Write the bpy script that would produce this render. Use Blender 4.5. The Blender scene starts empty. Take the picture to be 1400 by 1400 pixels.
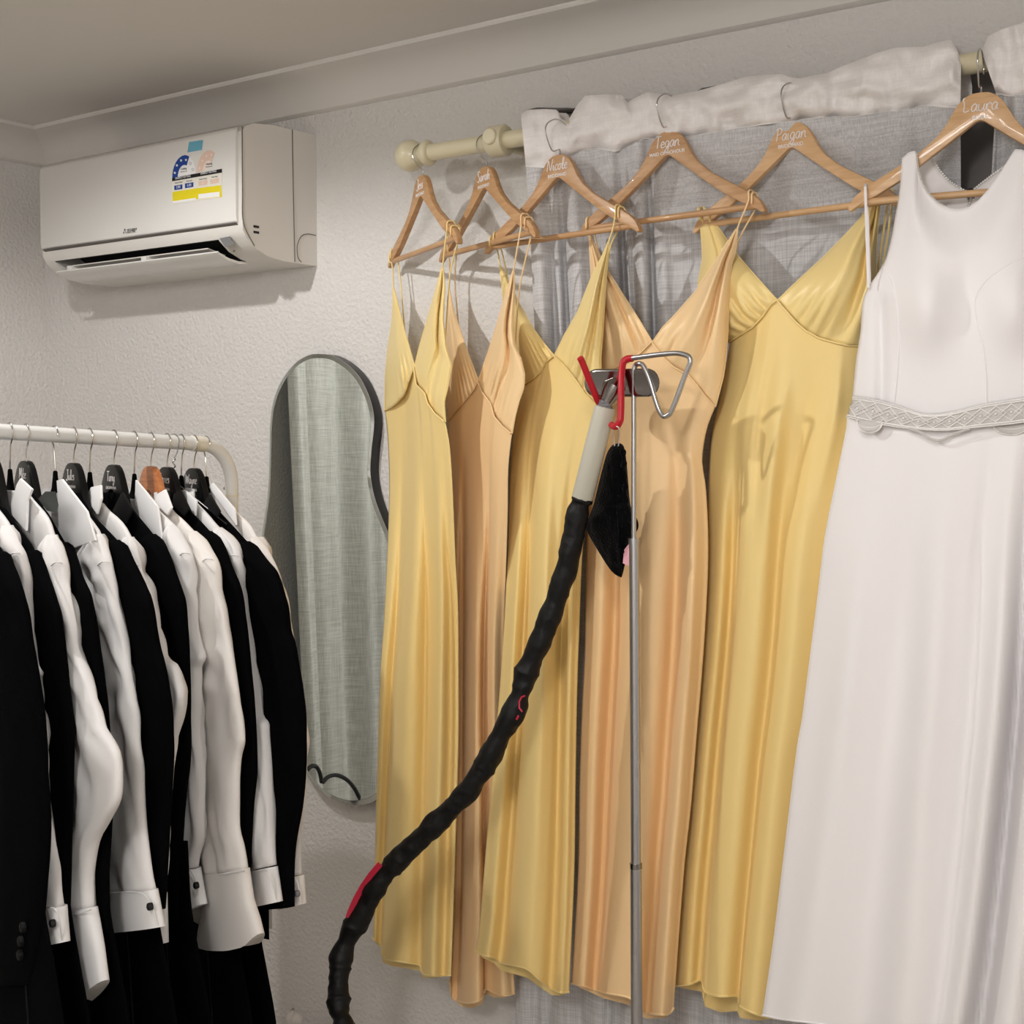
import bpy, bmesh, math, random
from mathutils import Vector, Matrix, noise
random.seed(7)
S = bpy.context.scene
COL = S.collection
PI = math.pi

# ------------------------------------------------------------------ camera
FPX = 1900.0
TH = math.atan(FPX / 2575.0)
PITCH = math.atan(85 / FPX)
CAM = Vector((3.218, -2.269, 1.55))
Fh = Vector((-math.sin(TH), math.cos(TH), 0)); Rt = Vector((math.cos(TH), math.sin(TH), 0)); Zv = Vector((0, 0, 1))
Fv = math.cos(PITCH) * Fh - math.sin(PITCH) * Zv
Up = math.sin(PITCH) * Fh + math.cos(PITCH) * Zv

def P(x, y, o):
    """point of the photo's line of sight (x, y) lying o metres in front of the back wall"""
    r = Fv + Rt * ((x - 700) / FPX) - Up * ((y - 700) / FPX)
    return CAM + r * ((-o - CAM.y) / r.y)

cd = bpy.data.cameras.new('camera'); cam = bpy.data.objects.new('camera', cd); COL.objects.link(cam)
cd.sensor_fit = 'HORIZONTAL'; cd.sensor_width = 36; cd.lens = 36 * FPX / 1400; cd.clip_start = .02
cam.matrix_world = Matrix(((Rt.x, Up.x, -Fv.x, CAM.x), (Rt.y, Up.y, -Fv.y, CAM.y), (Rt.z, Up.z, -Fv.z, CAM.z), (0, 0, 0, 1)))
S.camera = cam

# ------------------------------------------------------------------ materials
def lin(c):
    f = lambda v: v / 12.92 if v <= .04045 else ((v + .055) / 1.055) ** 2.4
    return tuple(f(v / 255) for v in c) + (1,)

def mat(name, rgb, rough=.6, metal=0, bump=0, bscale=60, sheen=0, spec=.5, coat=0, aniso=0, bdetail=3, stretch=(1, 1, 1), var=0, vscale=8, transl=0, transp=0, trans=0, bdist=.004):
    m = bpy.data.materials.new(name); m.use_nodes = True
    nt = m.node_tree; b = nt.nodes['Principled BSDF']; L = nt.links.new
    b.inputs['Base Color'].default_value = lin(rgb)
    b.inputs['Roughness'].default_value = rough; b.inputs['Metallic'].default_value = metal
    b.inputs['Specular IOR Level'].default_value = spec
    b.inputs['Sheen Weight'].default_value = sheen; b.inputs['Sheen Roughness'].default_value = .4
    b.inputs['Coat Weight'].default_value = coat; b.inputs['Anisotropic'].default_value = aniso
    b.inputs['Transmission Weight'].default_value = trans
    tc = nt.nodes.new('ShaderNodeTexCoord'); mp = nt.nodes.new('ShaderNodeMapping')
    mp.inputs['Scale'].default_value = stretch; L(tc.outputs['Object'], mp.inputs['Vector'])
    if bump:
        n = nt.nodes.new('ShaderNodeTexNoise'); n.inputs['Scale'].default_value = bscale; n.inputs['Detail'].default_value = bdetail
        L(mp.outputs['Vector'], n.inputs['Vector'])
        bp = nt.nodes.new('ShaderNodeBump'); bp.inputs['Strength'].default_value = bump; bp.inputs['Distance'].default_value = bdist
        L(n.outputs['Fac'], bp.inputs['Height']); L(bp.outputs['Normal'], b.inputs['Normal'])
    if var:
        n2 = nt.nodes.new('ShaderNodeTexNoise'); n2.inputs['Scale'].default_value = vscale; n2.inputs['Detail'].default_value = 4
        L(mp.outputs['Vector'], n2.inputs['Vector'])
        rp = nt.nodes.new('ShaderNodeValToRGB')
        rp.color_ramp.elements[0].position = .3; rp.color_ramp.elements[1].position = .7
        rp.color_ramp.elements[0].color = lin([max(0, v * (1 - var)) for v in rgb]); rp.color_ramp.elements[1].color = lin([min(255, v * (1 + var * .5)) for v in rgb])
        L(n2.outputs['Fac'], rp.inputs['Fac']); L(rp.outputs['Color'], b.inputs['Base Color'])
    out = nt.nodes['Material Output']; last = b.outputs['BSDF']
    if transl:
        t = nt.nodes.new('ShaderNodeBsdfTranslucent'); t.inputs['Color'].default_value = lin(rgb)
        mx = nt.nodes.new('ShaderNodeMixShader'); mx.inputs['Fac'].default_value = transl
        L(last, mx.inputs[1]); L(t.outputs['BSDF'], mx.inputs[2]); last = mx.outputs['Shader']
    if transp:
        t = nt.nodes.new('ShaderNodeBsdfTransparent')
        mx = nt.nodes.new('ShaderNodeMixShader'); mx.inputs['Fac'].default_value = transp
        L(last, mx.inputs[1]); L(t.outputs['BSDF'], mx.inputs[2]); last = mx.outputs['Shader']
    L(last, out.inputs['Surface'])
    return m

def linen(name, rgb, transp, lo=.92):
    m = mat(name, rgb, .9, spec=.2)
    nt = m.node_tree; L = nt.links.new; b = nt.nodes['Principled BSDF']
    tc = nt.nodes.new('ShaderNodeTexCoord'); hs = []
    for st in ((420, 420, 14), (14, 14, 420)):
        mp = nt.nodes.new('ShaderNodeMapping'); mp.inputs['Scale'].default_value = st; L(tc.outputs['Object'], mp.inputs['Vector'])
        n = nt.nodes.new('ShaderNodeTexNoise'); n.inputs['Scale'].default_value = 1; n.inputs['Detail'].default_value = 2; L(mp.outputs['Vector'], n.inputs['Vector']); hs.append(n)
    mx = nt.nodes.new('ShaderNodeMath'); mx.operation = 'ADD'; L(hs[0].outputs['Fac'], mx.inputs[0]); L(hs[1].outputs['Fac'], mx.inputs[1])
    rp = nt.nodes.new('ShaderNodeValToRGB'); ml = nt.nodes.new('ShaderNodeMath'); ml.operation = 'MULTIPLY'; ml.inputs[1].default_value = .5
    L(mx.outputs[0], ml.inputs[0]); L(ml.outputs[0], rp.inputs['Fac'])
    rp.color_ramp.elements[0].position = .35; rp.color_ramp.elements[1].position = .65
    rp.color_ramp.elements[0].color = lin([v * lo for v in rgb]); rp.color_ramp.elements[1].color = lin([min(255, v * (1 + (1 - lo) * .6)) for v in rgb])
    L(rp.outputs['Color'], b.inputs['Base Color'])
    if transp:
        t = nt.nodes.new('ShaderNodeBsdfTransparent'); ms = nt.nodes.new('ShaderNodeMixShader')
        inv = nt.nodes.new('ShaderNodeMapRange'); inv.inputs['From Min'].default_value = .35; inv.inputs['From Max'].default_value = .65
        inv.inputs['To Min'].default_value = transp * 1.5; inv.inputs['To Max'].default_value = transp * .5
        L(ml.outputs[0], inv.inputs['Value']); L(inv.outputs['Result'], ms.inputs['Fac'])
        L(b.outputs['BSDF'], ms.inputs[1]); L(t.outputs['BSDF'], ms.inputs[2]); L(ms.outputs['Shader'], nt.nodes['Material Output'].inputs['Surface'])
    return m

def wood(name, a, c):
    m = mat(name, a, .42, coat=.25)
    nt = m.node_tree; L = nt.links.new
    tc = nt.nodes.new('ShaderNodeTexCoord'); mp = nt.nodes.new('ShaderNodeMapping'); mp.inputs['Scale'].default_value = (5, 30, 45)
    L(tc.outputs['Object'], mp.inputs['Vector'])
    n = nt.nodes.new('ShaderNodeTexNoise'); n.inputs['Scale'].default_value = 3; n.inputs['Detail'].default_value = 5; n.inputs['Distortion'].default_value = .6
    L(mp.outputs['Vector'], n.inputs['Vector'])
    rp = nt.nodes.new('ShaderNodeValToRGB'); rp.color_ramp.elements[0].position = .32; rp.color_ramp.elements[1].position = .68
    rp.color_ramp.elements[0].color = lin(c); rp.color_ramp.elements[1].color = lin(a)
    L(n.outputs['Fac'], rp.inputs['Fac']); L(rp.outputs['Color'], nt.nodes['Principled BSDF'].inputs['Base Color'])
    return m

M = dict(
    plaster=mat('white plaster', (230, 227, 224), .92, bump=.9, bscale=105, bdetail=4, spec=.15, bdist=.006),
    ceiling=mat('ceiling paint', (228, 224, 219), .9, bump=.05, bscale=30, spec=.15),
    floor=mat('pale timber vinyl', (196, 188, 178), .95, bump=.4, bscale=300, var=.2, vscale=40, spec=.1),
    yellow=mat('yellow satin', (247, 218, 146), .54, sheen=.1, bump=.015, bscale=240, spec=.5),
    yellow_in=mat('yellow satin gloss', (248, 222, 152), .40, sheen=.1, spec=.5),
    peach=mat('peach satin', (249, 212, 160), .54, sheen=.1, bump=.015, bscale=240, spec=.5),
    peach_in=mat('peach satin gloss', (250, 216, 165), .40, sheen=.1, spec=.5),
    crepe=mat('white crepe', (247, 244, 245), .7, bump=.03, bscale=500, spec=.3, sheen=.05),
    lace=mat('ivory lace', (232, 228, 224), .8, bump=.5, bscale=700, spec=.2),
    lace_thread=mat('white lace thread', (250, 248, 246), .7, spec=.3),
    lace_net=mat('lace net', (218, 214, 211), .85, bump=.5, bscale=900, spec=.2),
    ribbon=mat('white satin ribbon', (245, 240, 242), .35, spec=.5),
    shirt=mat('white cotton shirting', (233, 231, 230), .7, bump=.06, bscale=30, spec=.25),
    shirt_collar=mat('crisp white cotton', (242, 241, 241), .6, spec=.3),
    shirt_cream=mat('soft white cotton', (236, 231, 226), .7, bump=.06, bscale=30, spec=.25),
    jacket=mat('black wool', (7, 7, 9), .95, bump=.1, bscale=500, spec=.03),
    satin_black=mat('black satin', (14, 14, 16), .55, spec=.15),
    lining=mat('grey green lining', (62, 66, 64), .5, spec=.3),
    velvet=mat('black flocking', (9, 9, 10), .95, spec=.08),
    blackwood=mat('black lacquered wood', (8, 8, 9), .3, spec=.3),
    beech=wood('beech wood', (206, 163, 118), (186, 141, 96)),
    beech_light=wood('light beech wood', (226, 186, 140), (208, 164, 116)),
    copper=wood('polished brown wood', (205, 134, 82), (168, 98, 56)),
    chrome=mat('chrome wire', (200, 198, 196), .18, 1),
    steel=mat('polished steel', (150, 146, 143), .12, 1),
    alu=mat('brushed aluminium', (186, 186, 188), .32, 1),
    red=mat('red rubber coating', (190, 18, 36), .4),
    redprint=mat('red print', (190, 22, 58), .6),
    handle=mat('grey beige plastic', (196, 192, 178), .5),
    hose=mat('black nylon sleeve', (10, 10, 11), .55, bump=.3, bscale=90, spec=.3),
    fleece=mat('black fleece', (10, 10, 11), .97, bump=.6, bscale=260, spec=.05, sheen=.15),
    braid=mat('steel braid', (150, 150, 155), .35, 1, bump=.8, bscale=600),
    cream=mat('cream painted wood', (226, 217, 186), .35, coat=.2),
    acwhite=mat('white gloss plastic', (232, 230, 226), .22, spec=.5),
    acshell=mat('white satin plastic', (226, 222, 216), .42),
    acdark=mat('dark vent', (14, 14, 14), .6),
    acgrey=mat('grey plastic', (120, 120, 120), .5),
    groove=mat('shadow gap rubber', (110, 105, 100), .8),
    rackwhite=mat('white powder coat', (228, 228, 226), .3, coat=.2),
    rackcap=mat('cream plastic cap', (226, 220, 206), .45),
    mirror=mat('silvered glass', (232, 238, 236), .015, 1),
    mirrorrim=mat('black mirror edge', (10, 10, 11), .35),
    bevel=mat('bevelled glass rim', (205, 210, 208), .08, 1),
    blind=mat('charcoal blind', (118, 114, 112), .9, spec=.1),
    frame=mat('dark window frame', (60, 56, 54), .5),
    pane=mat('night glass', (250, 250, 250), .02, trans=1),
    white=mat('white print', (250, 250, 250), .6), black=mat('black print', (16, 16, 18), .6),
    blue=mat('blue print', (18, 66, 150), .6), salmon=mat('faded pink print', (238, 208, 190), .6),
    salmonlight=mat('pale pink print', (247, 232, 222), .6),
    yellowprint=mat('yellow print', (240, 222, 30), .6), paper=mat('sticker paper', (240, 236, 226), .6),
    tape=mat('blue tape', (110, 180, 205), .6), pink=mat('pink tag', (240, 178, 190), .7),
    greyprint=mat('grey print', (60, 60, 62), .6),
    ink=mat('white marker ink', (244, 238, 236), .5),
    bag=mat('white plastic film', (235, 228, 224), .35, spec=.5),
    curtain=linen('grey white linen', (215, 214, 216), .10),
    header=linen('double linen heading', (250, 246, 245), 0, .97),
    sheer=linen('pale grey linen', (216, 215, 209), 0, .86),
)

# ------------------------------------------------------------------ object helpers
LOC = {}
def tag(o, label=None, cat=None, group=None, kind=None):
    if label: o['label'] = label
    if cat: o['category'] = cat
    if group: o['group'] = group
    if kind: o['kind'] = kind
    return o

def thing(name, loc, label, cat, group=None, rz=0):
    o = bpy.data.objects.new(name, None); COL.objects.link(o); o.location = loc; o.rotation_euler = (0, 0, rz)
    o.empty_display_size = .05
    LOC[o] = Vector(loc)
    return tag(o, label, cat, group)

def obj(name, vf, m, parent=None, smooth=True, local=False, origin=None):
    v, f = vf
    if parent is not None and not local:
        off = LOC[parent]
    elif parent is None and not local:
        off = Vector(origin) if origin is not None else sum((Vector(p) for p in v), Vector()) / len(v)
    else:
        off = Vector()
    me = bpy.data.meshes.new(name); me.from_pydata([tuple(Vector(p) - off) for p in v], [], f)
    bm = bmesh.new(); bm.from_mesh(me); bmesh.ops.recalc_face_normals(bm, faces=bm.faces); bm.to_mesh(me); bm.free()
    me.materials.append(m)
    o = bpy.data.objects.new(name, me); COL.objects.link(o)
    if smooth:
        for p in me.polygons: p.use_smooth = True
        if smooth != 'all':
            try: me.set_sharp_from_angle(angle=math.radians(38))
            except Exception: pass
    if parent is not None:
        o.parent = parent; LOC[o] = off
    else:
        o.location = off; LOC[o] = off
    return o

def join(*parts):
    V, Fc = [], []
    for v, f in parts:
        n = len(V); V += [Vector(p) for p in v]; Fc += [tuple(i + n for i in q) for q in f]
    return V, Fc

def box(a, b):
    x0, y0, z0 = a; x1, y1, z1 = b
    v = [(x0, y0, z0), (x1, y0, z0), (x1, y1, z0), (x0, y1, z0), (x0, y0, z1), (x1, y0, z1), (x1, y1, z1), (x0, y1, z1)]
    return v, [(0, 3, 2, 1), (4, 5, 6, 7), (0, 1, 5, 4), (1, 2, 6, 5), (2, 3, 7, 6), (3, 0, 4, 7)]

def bevel(vf, w, seg=2):
    v, f = vf
    bm = bmesh.new(); vs = [bm.verts.new(p) for p in v]
    for q in f: bm.faces.new([vs[i] for i in q])
    bmesh.ops.recalc_face_normals(bm, faces=bm.faces)
    es = [e for e in bm.edges if len(e.link_faces) == 2 and e.calc_face_angle() > .35]
    bmesh.ops.bevel(bm, geom=es, offset=w, segments=seg, affect='EDGES', profile=.6, clamp_overlap=True)
    bm.verts.index_update()
    r = [v.co.copy() for v in bm.verts], [tuple(x.index for x in q.verts) for q in bm.faces]
    bm.free(); return r

def prism(poly, fn0, fn1):
    """poly of 2-D points; fn0/fn1 map a point to the near and the far face"""
    n = len(poly)
    v = [fn0(p) for p in poly] + [fn1(p) for p in poly]
    f = [tuple(range(n)), tuple(range(2 * n - 1, n - 1, -1))] + [(i, i + n, (i + 1) % n + n, (i + 1) % n) for i in range(n)]
    return v, f

def spline(pts, n=8, closed=False):
    pts = [Vector(p) for p in pts]; out = []; N = len(pts)
    rng = N if closed else N - 1
    for i in range(rng):
        if closed: p0, p1, p2, p3 = pts[i - 1], pts[i], pts[(i + 1) % N], pts[(i + 2) % N]
        else: p0, p1, p2, p3 = pts[max(i - 1, 0)], pts[i], pts[i + 1], pts[min(i + 2, N - 1)]
        for k in range(n):
            t = k / n
            out.append(.5 * ((2 * p1) + (p2 - p0) * t + (2 * p0 - 5 * p1 + 4 * p2 - p3) * t * t + (3 * p1 - p0 - 3 * p2 + p3) * t ** 3))
    if not closed: out.append(pts[-1])
    return out

def tube(pts, r, n=8, closed=False):
    pts = [Vector(p) for p in pts]; N = len(pts)
    rr = r if callable(r) else (lambda t: r)
    V, Fc = [], []
    prev = None
    for i, p in enumerate(pts):
        if closed: d = pts[(i + 1) % N] - pts[i - 1]
        else: d = pts[min(i + 1, N - 1)] - pts[max(i - 1, 0)]
        d = d.normalized() if d.length > 1e-9 else Vector((0, 0, 1))
        if prev is None:
            a = d.orthogonal().normalized()
        else:
            a = prev - d * prev.dot(d); a = a.normalized() if a.length > 1e-6 else d.orthogonal().normalized()
        prev = a; b = d.cross(a)
        rad = rr(i / max(N - 1, 1))
        for k in range(n):
            an = 2 * PI * k / n; V.append(p + (a * math.cos(an) + b * math.sin(an)) * rad)
    for i in range(N if closed else N - 1):
        j = (i + 1) % N
        for k in range(n): Fc.append((i * n + k, i * n + (k + 1) % n, j * n + (k + 1) % n, j * n + k))
    if not closed:
        Fc.append(tuple(range(n - 1, -1, -1))); Fc.append(tuple((N - 1) * n + k for k in range(n)))
    return V, Fc

def lathe(axis0, axis1, prof, n=24):
    a = Vector(axis0); d = Vector(axis1) - a; L = d.length; d.normalize()
    u = d.orthogonal().normalized(); w = d.cross(u); V, Fc = [], []
    for t, r in prof:
        for k in range(n):
            an = 2 * PI * k / n; V.append(a + d * (t) + (u * math.cos(an) + w * math.sin(an)) * max(r, 1e-5))
    for i in range(len(prof) - 1):
        for k in range(n): Fc.append((i * n + k, i * n + (k + 1) % n, (i + 1) * n + (k + 1) % n, (i + 1) * n + k))
    Fc.append(tuple(range(n - 1, -1, -1))); Fc.append(tuple((len(prof) - 1) * n + k for k in range(n)))
    return V, Fc

def ball(c, r, n=12, sq=(1, 1, 1)):
    V, Fc = [], []; c = Vector(c); m = n // 2 + 1
    for i in range(m + 1):
        a = PI * i / m
        for k in range(n):
            b = 2 * PI * k / n
            V.append(c + Vector((math.sin(a) * math.cos(b) * sq[0], math.sin(a) * math.sin(b) * sq[1], math.cos(a) * sq[2])) * r)
    for i in range(m):
        for k in range(n): Fc.append((i * n + k, i * n + (k + 1) % n, (i + 1) * n + (k + 1) % n, (i + 1) * n + k))
    return V, Fc

class Line:
    """polyline evaluated by normalised length"""
    def __init__(s, pts):
        s.p = [Vector((a[0], a[1])) for a in pts]; s.c = [0]
        for a, b in zip(s.p, s.p[1:]): s.c.append(s.c[-1] + (b - a).length)
    def __call__(s, t):
        L = max(0, min(1, t)) * s.c[-1]
        for i in range(len(s.p) - 1):
            if L <= s.c[i + 1] or i == len(s.p) - 2:
                d = s.c[i + 1] - s.c[i]
                return s.p[i].lerp(s.p[i + 1], (L - s.c[i]) / d if d else 0)
    def at_y(s, y):
        for a, b in zip(s.p, s.p[1:]):
            if (a.y - y) * (b.y - y) <= 0 and a.y != b.y: return a.x + (b.x - a.x) * (y - a.y) / (b.y - a.y)
        return s.p[0].x if abs(y - s.p[0].y) < abs(y - s.p[-1].y) else s.p[-1].x

def smoothline(pts, n=6): return Line([(p.x, p.y) for p in spline([(a[0], a[1], 0) for a in pts], n)])

def coons(top, bot, lef, rig):
    c00, c10, c01, c11 = top(0), top(1), bot(0), bot(1)
    def f(s, t):
        return (top(s) * (1 - t) + bot(s) * t + lef(t) * (1 - s) + rig(t) * s
                - (c00 * (1 - s) * (1 - t) + c10 * s * (1 - t) + c01 * (1 - s) * t + c11 * s * t))
    return f

def grid(fn, ns, nt, closed_s=False):
    V = [fn(i / (ns if closed_s else ns - 1), j / (nt - 1)) for j in range(nt) for i in range(ns)]; Fc = []
    for j in range(nt - 1):
        for i in range(ns if closed_s else ns - 1):
            a = j * ns + i; b = j * ns + (i + 1) % ns; Fc.append((a, b, b + ns, a + ns))
    return V, Fc

def lerp(a, b, t): return a + (b - a) * t
def sm(a, b, x):
    t = max(0, min(1, (x - a) / (b - a))); return t * t * (3 - 2 * t)
def gs(x, c, w): return math.exp(-((x - c) / w) ** 2)

def text_mesh(body, size, shear=0, extrude=.0002, offset=0, align='CENTER', spacing=1.0):
    c = bpy.data.curves.new('txt', 'FONT'); c.body = body; c.size = size; c.shear = shear; c.extrude = extrude; c.offset = offset
    c.align_x = align; c.align_y = 'CENTER'; c.space_character = spacing; c.resolution_u = 3
    o = bpy.data.objects.new('txt', c); COL.objects.link(o)
    bpy.context.view_layer.update()
    me = bpy.data.meshes.new_from_object(o.evaluated_get(bpy.context.evaluated_depsgraph_get()))
    r = [Vector((v.co.x, -v.co.z, v.co.y)) for v in me.vertices], [tuple(p.vertices) for p in me.polygons]
    bpy.data.objects.remove(o); bpy.data.curves.remove(c); bpy.data.meshes.remove(me)
    return r                                               # lies in the x-z plane, faces -y

def moved(vf, d, sc=1, rz=0, sx=1):
    R = Matrix.Rotation(rz, 3, 'Z'); d = Vector(d)
    return [R @ Vector((p.x * sc * sx, p.y * sc, p.z * sc)) + d for p in map(Vector, vf[0])], vf[1]

# ------------------------------------------------------------------ room
CZ = 2.375; X1 = 4.6; Y0 = -3.6
wx0, wx1, wz0, wz1 = P(760, 148, 0).x, 3.3, .95, 2.12
def panel(x0, z0, x1, z1, nx=1): return [(x0, 0, z0), (x1, 0, z0), (x1, 0, z1), (x0, 0, z1)], [(0, 1, 2, 3)]
dp = .16
wall = join(panel(-.1, 0, wx0, CZ + .1), panel(wx0, 0, wx1, wz0), panel(wx0, wz1, wx1, CZ + .1), panel(wx1, 0, X1, CZ + .1),
            ([(wx0, 0, wz0), (wx0, dp, wz0), (wx0, dp, wz1), (wx0, 0, wz1)], [(0, 1, 2, 3)]), ([(wx1, 0, wz0), (wx1, dp, wz0), (wx1, dp, wz1), (wx1, 0, wz1)], [(0, 1, 2, 3)]),
            ([(wx0, 0, wz0), (wx0, dp, wz0), (wx1, dp, wz0), (wx1, 0, wz0)], [(0, 1, 2, 3)]), ([(wx0, 0, wz1), (wx0, dp, wz1), (wx1, dp, wz1), (wx1, 0, wz1)], [(0, 1, 2, 3)]))
def struct(name, vf, m, parent=None, smooth=False):
    o = obj(name, vf, m, parent, smooth=smooth, origin=(0, 0, 0) if parent is None else None)
    if parent is None: o['kind'] = 'structure'
    return o
struct('wall_back', wall, M['plaster'])
struct('wall_left', box((-.1, Y0, 0), (0, 0, CZ + .1)), M['plaster'])
struct('wall_right', box((X1, Y0, 0), (X1 + .1, 0, CZ + .1)), M['plaster'])
struct('wall_front', box((-.1, Y0 - .1, 0), (X1 + .1, Y0, CZ + .1)), M['plaster'])
struct('floor', box((-.1, Y0 - .1, -.1), (X1 + .1, .2, 0)), M['floor'])
struct('ceiling', box((-.1, Y0 - .1, CZ), (X1 + .1, 0, CZ + .1)), M['ceiling'])
# coved cornice, back wall and left wall
def cove(): 
    pr = [(0, 2.299), (.003, 2.299)]
    for k in range(7):
        a = k / 6 * PI / 2; pr.append((.012 + .085 * (1 - math.cos(a)) , 2.305 + .06 * math.sin(a)))
    pr += [(.108, 2.367), (.112, 2.372), (.112, CZ), (0, CZ)]; return pr
cv = cove()
struct('trim_1', prism(cv, lambda p: (0, -p[0], p[1]), lambda p: (X1, -p[0], p[1])), M['ceiling'], smooth=True)
struct('trim_2', prism(cv, lambda p: (p[0], 0, p[1]), lambda p: (p[0], Y0, p[1])), M['ceiling'], smooth=True)
# window in the recess
wf = struct('window_1', join(box((wx0, .11, wz0), (wx1, .15, wz0 + .05)), box((wx0, .11, wz1 - .05), (wx1, .15, wz1)), box((wx0, .11, wz0), (wx0 + .05, .15, wz1)),
            box((wx1 - .05, .11, wz0), (wx1, .15, wz1)), box(((wx0 + wx1) / 2 - .02, .11, wz0), ((wx0 + wx1) / 2 + .02, .15, wz1))), M['frame'])
obj('window_pane', box((wx0 + .04, .128, wz0 + .04), (wx1 - .04, .132, wz1 - .04)), M['pane'], wf, smooth=False)
bk_top = [(716, 160), (720, 151), (735, 147), (760, 147), (780, 147), (792, 152), (830, 152), (900, 146), (945, 130), (958, 120), (975, 117), (1000, 115), (1010, 121), (1060, 122), (1150, 116), (1250, 104), (1310, 97), (1345, 92), (1400, 80), (1480, 60)]
t = thing('blackout_curtain', P(1000, 118, .022), 'charcoal blackout curtain hanging behind the white linen curtains', 'curtain')
BT = Line(bk_top)
obj('blackout_cloth', grid(lambda u, v: (lambda q: Vector((q.x + .12 * (1 - u) ** 8 * min(1, v * 10), q.y - .003 * math.sin(u * 70), lerp(q.z, .35, v))))(P(BT(u).x, BT(u).y, .022)), 120, 8), M['blind'], t, smooth='all')
obj('curtain_wire', lathe(P(725, 158, .03), P(1480, 66, .03), [(0, .004), ((P(1480, 66, .03) - P(725, 158, .03)).length, .004)], 8), M['frame'], t)

# ------------------------------------------------------------------ air conditioner
AX0, AX1 = .300, 1.0
ac = thing('air_conditioner', ((AX0 + AX1) / 2, 0, 1.962), 'white split system air conditioner with energy sticker, high on the wall', 'air conditioner')
top = [(0, 2.252), (.13, 2.251), (.19, 2.244), (.212, 2.234), (.222, 2.222)]
frontlow = [(.2225, 2.028)]
solid = top + frontlow + [(.222, 2.016), (.212, 2.000), (.185, 1.980), (.15, 1.967), (.10, 1.962), (0, 1.962)]
notch = top + frontlow + [(.222, 2.016), (.214, 2.003), (.17, 2.035), (.11, 2.0), (.135, 1.965), (.10, 1.962), (0, 1.962)]
e0, e1 = .335, .915
def ext(pr, x0, x1): return prism(pr, lambda p: (x0, -p[0], p[1]), lambda p: (x1, -p[0], p[1]))
obj('casing', join(ext(solid, AX0, e0), ext(notch, e0, e1), ext(solid, e1, AX1)), M['acshell'], ac)
fp = [(.222, 2.232), (.2285, 2.224), (.2305, 2.21), (.2305, 2.045), (.2285, 2.034), (.2215, 2.03)]
obj('front_panel', bevel(ext(fp, AX0 + .003, AX1 - .012), .002), M['acwhite'], ac)
obj('air_outlet', join(ext([(.213, 2.002), (.17, 2.033), (.112, 1.999), (.135, 1.967), (.1345, 1.968), (.114, 2.0), (.17, 2.031), (.212, 2.0015)], e0 + .002, e1 - .002)), M['acdark'], ac)
flap = [(.128, 1.960), (.15, 1.958), (.18, 1.962), (.205, 1.970), (.214, 1.976), (.2125, 1.979), (.204, 1.974), (.18, 1.967), (.15, 1.963), (.128, 1.964)]
obj('louvre', ext(flap, e0 + .004, e1 - .004), M['acwhite'], ac)
vane = ext([(.15, 1.979), (.20, 1.9885), (.2, 1.991), (.15, 1.9815)], e0 + .03, e1 - .05)
va = obj('inner_vane', vane, M['acshell'], ac)
for x in (.37, .645):
    obj('louvre_arm', bevel(join(box((x, -.206, 1.972), (x + .018, -.17, 1.99)), box((x - .012, -.2, 1.968), (x + .036, -.19, 1.978))), .002), M['acwhite'], ac)
obj('strip_groove', ext([(.2228, 2.0285), (.2295, 2.0315), (.2295, 2.030), (.2228, 2.0265)], AX0 + .01, AX1 - .014), M['groove'], ac)
def sideline(pts, r=.0012): return tube(spline([(AX1 + .0003, -a, b) for a, b in pts], 6), r, 6)
obj('side_seam', join(sideline([(.075, 2.2515), (.073, 2.1), (.07, 1.964)]), sideline([(.222, 2.232), (.2225, 2.1), (.2205, 2.03), (.19, 1.985)])), M['groove'], ac)
cap = [(.004, 2.03), (.03, 2.03), (.05, 2.022), (.062, 2.0), (.06, 1.975), (.05, 1.966)]
obj('pipe_cover', sideline(cap, .0011), M['groove'], ac)
obj('clip_slots', join(box((AX1 - .001, -.192, 2.024), (AX1 + .0006, -.176, 2.029)), box((AX1 - .001, -.192, 2.012), (AX1 + .0006, -.176, 2.017))), M['black'], ac, smooth=False)
obj('display_window', prism([(300, 326), (314, 323), (320, 334), (308, 338)], lambda p: P(p[0], p[1], .2235), lambda p: P(p[0], p[1], .215)), M['acgrey'], ac, smooth=False)
obj('indicator_light', ball(P(320, 343, .208), .0028, 8), M['groove'], ac)
# sticker, tape and maker's mark on the front panel
FO = .2308
def flat(poly, lift=0., th=.0003):
    return prism(poly, lambda p: P(p[0], p[1], FO + th + lift), lambda p: P(p[0], p[1], FO + lift))
def cp(x, y): return (225 + x / 13.33, 180 + y / 13.33)
def arc(cx, cy, ro, ri, a0, a1, sy=1.15, n=10, sk=-.2):
    pts = []
    for r, rng in ((ro, range(n + 1)), (ri, range(n, -1, -1))):
        for k in rng:
            a = math.radians(a0 + (a1 - a0) * k / n); x = cx + r * math.cos(a); pts.append(cp(x, cy - r * sy * math.sin(a) + (x - cx) * sk))
    return pts
def star(x, y, r):
    return [cp(x + (r if k % 2 == 0 else r * .42) * math.sin(PI * k / 5), y - (r if k % 2 == 0 else r * .42) * math.cos(PI * k / 5) * 1.1) for k in range(10)]
st = obj('energy_sticker', join(flat([cp(*q) for q in [(135, 900), (1045, 680), (1050, 1190), (145, 1330)]])), M['paper'], ac, smooth=False)
def on(name, polys, m, lift): 
    o = obj(name, join(*[flat(q, lift) for q in polys]), m, st, smooth=False); return o
on('sticker_arch', [arc(350, 800, 215, 0, 0, 180, 1.75)], M['white'], -.0002)
on('rating_arch', [arc(350, 800, 212, 110, 62, 182, 1.75)], M['blue'], .0003)
on('sticker_arch', [arc(790, 690, 200, 0, 50, 180, 1.75)], M['salmonlight'], -.0002)
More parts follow.
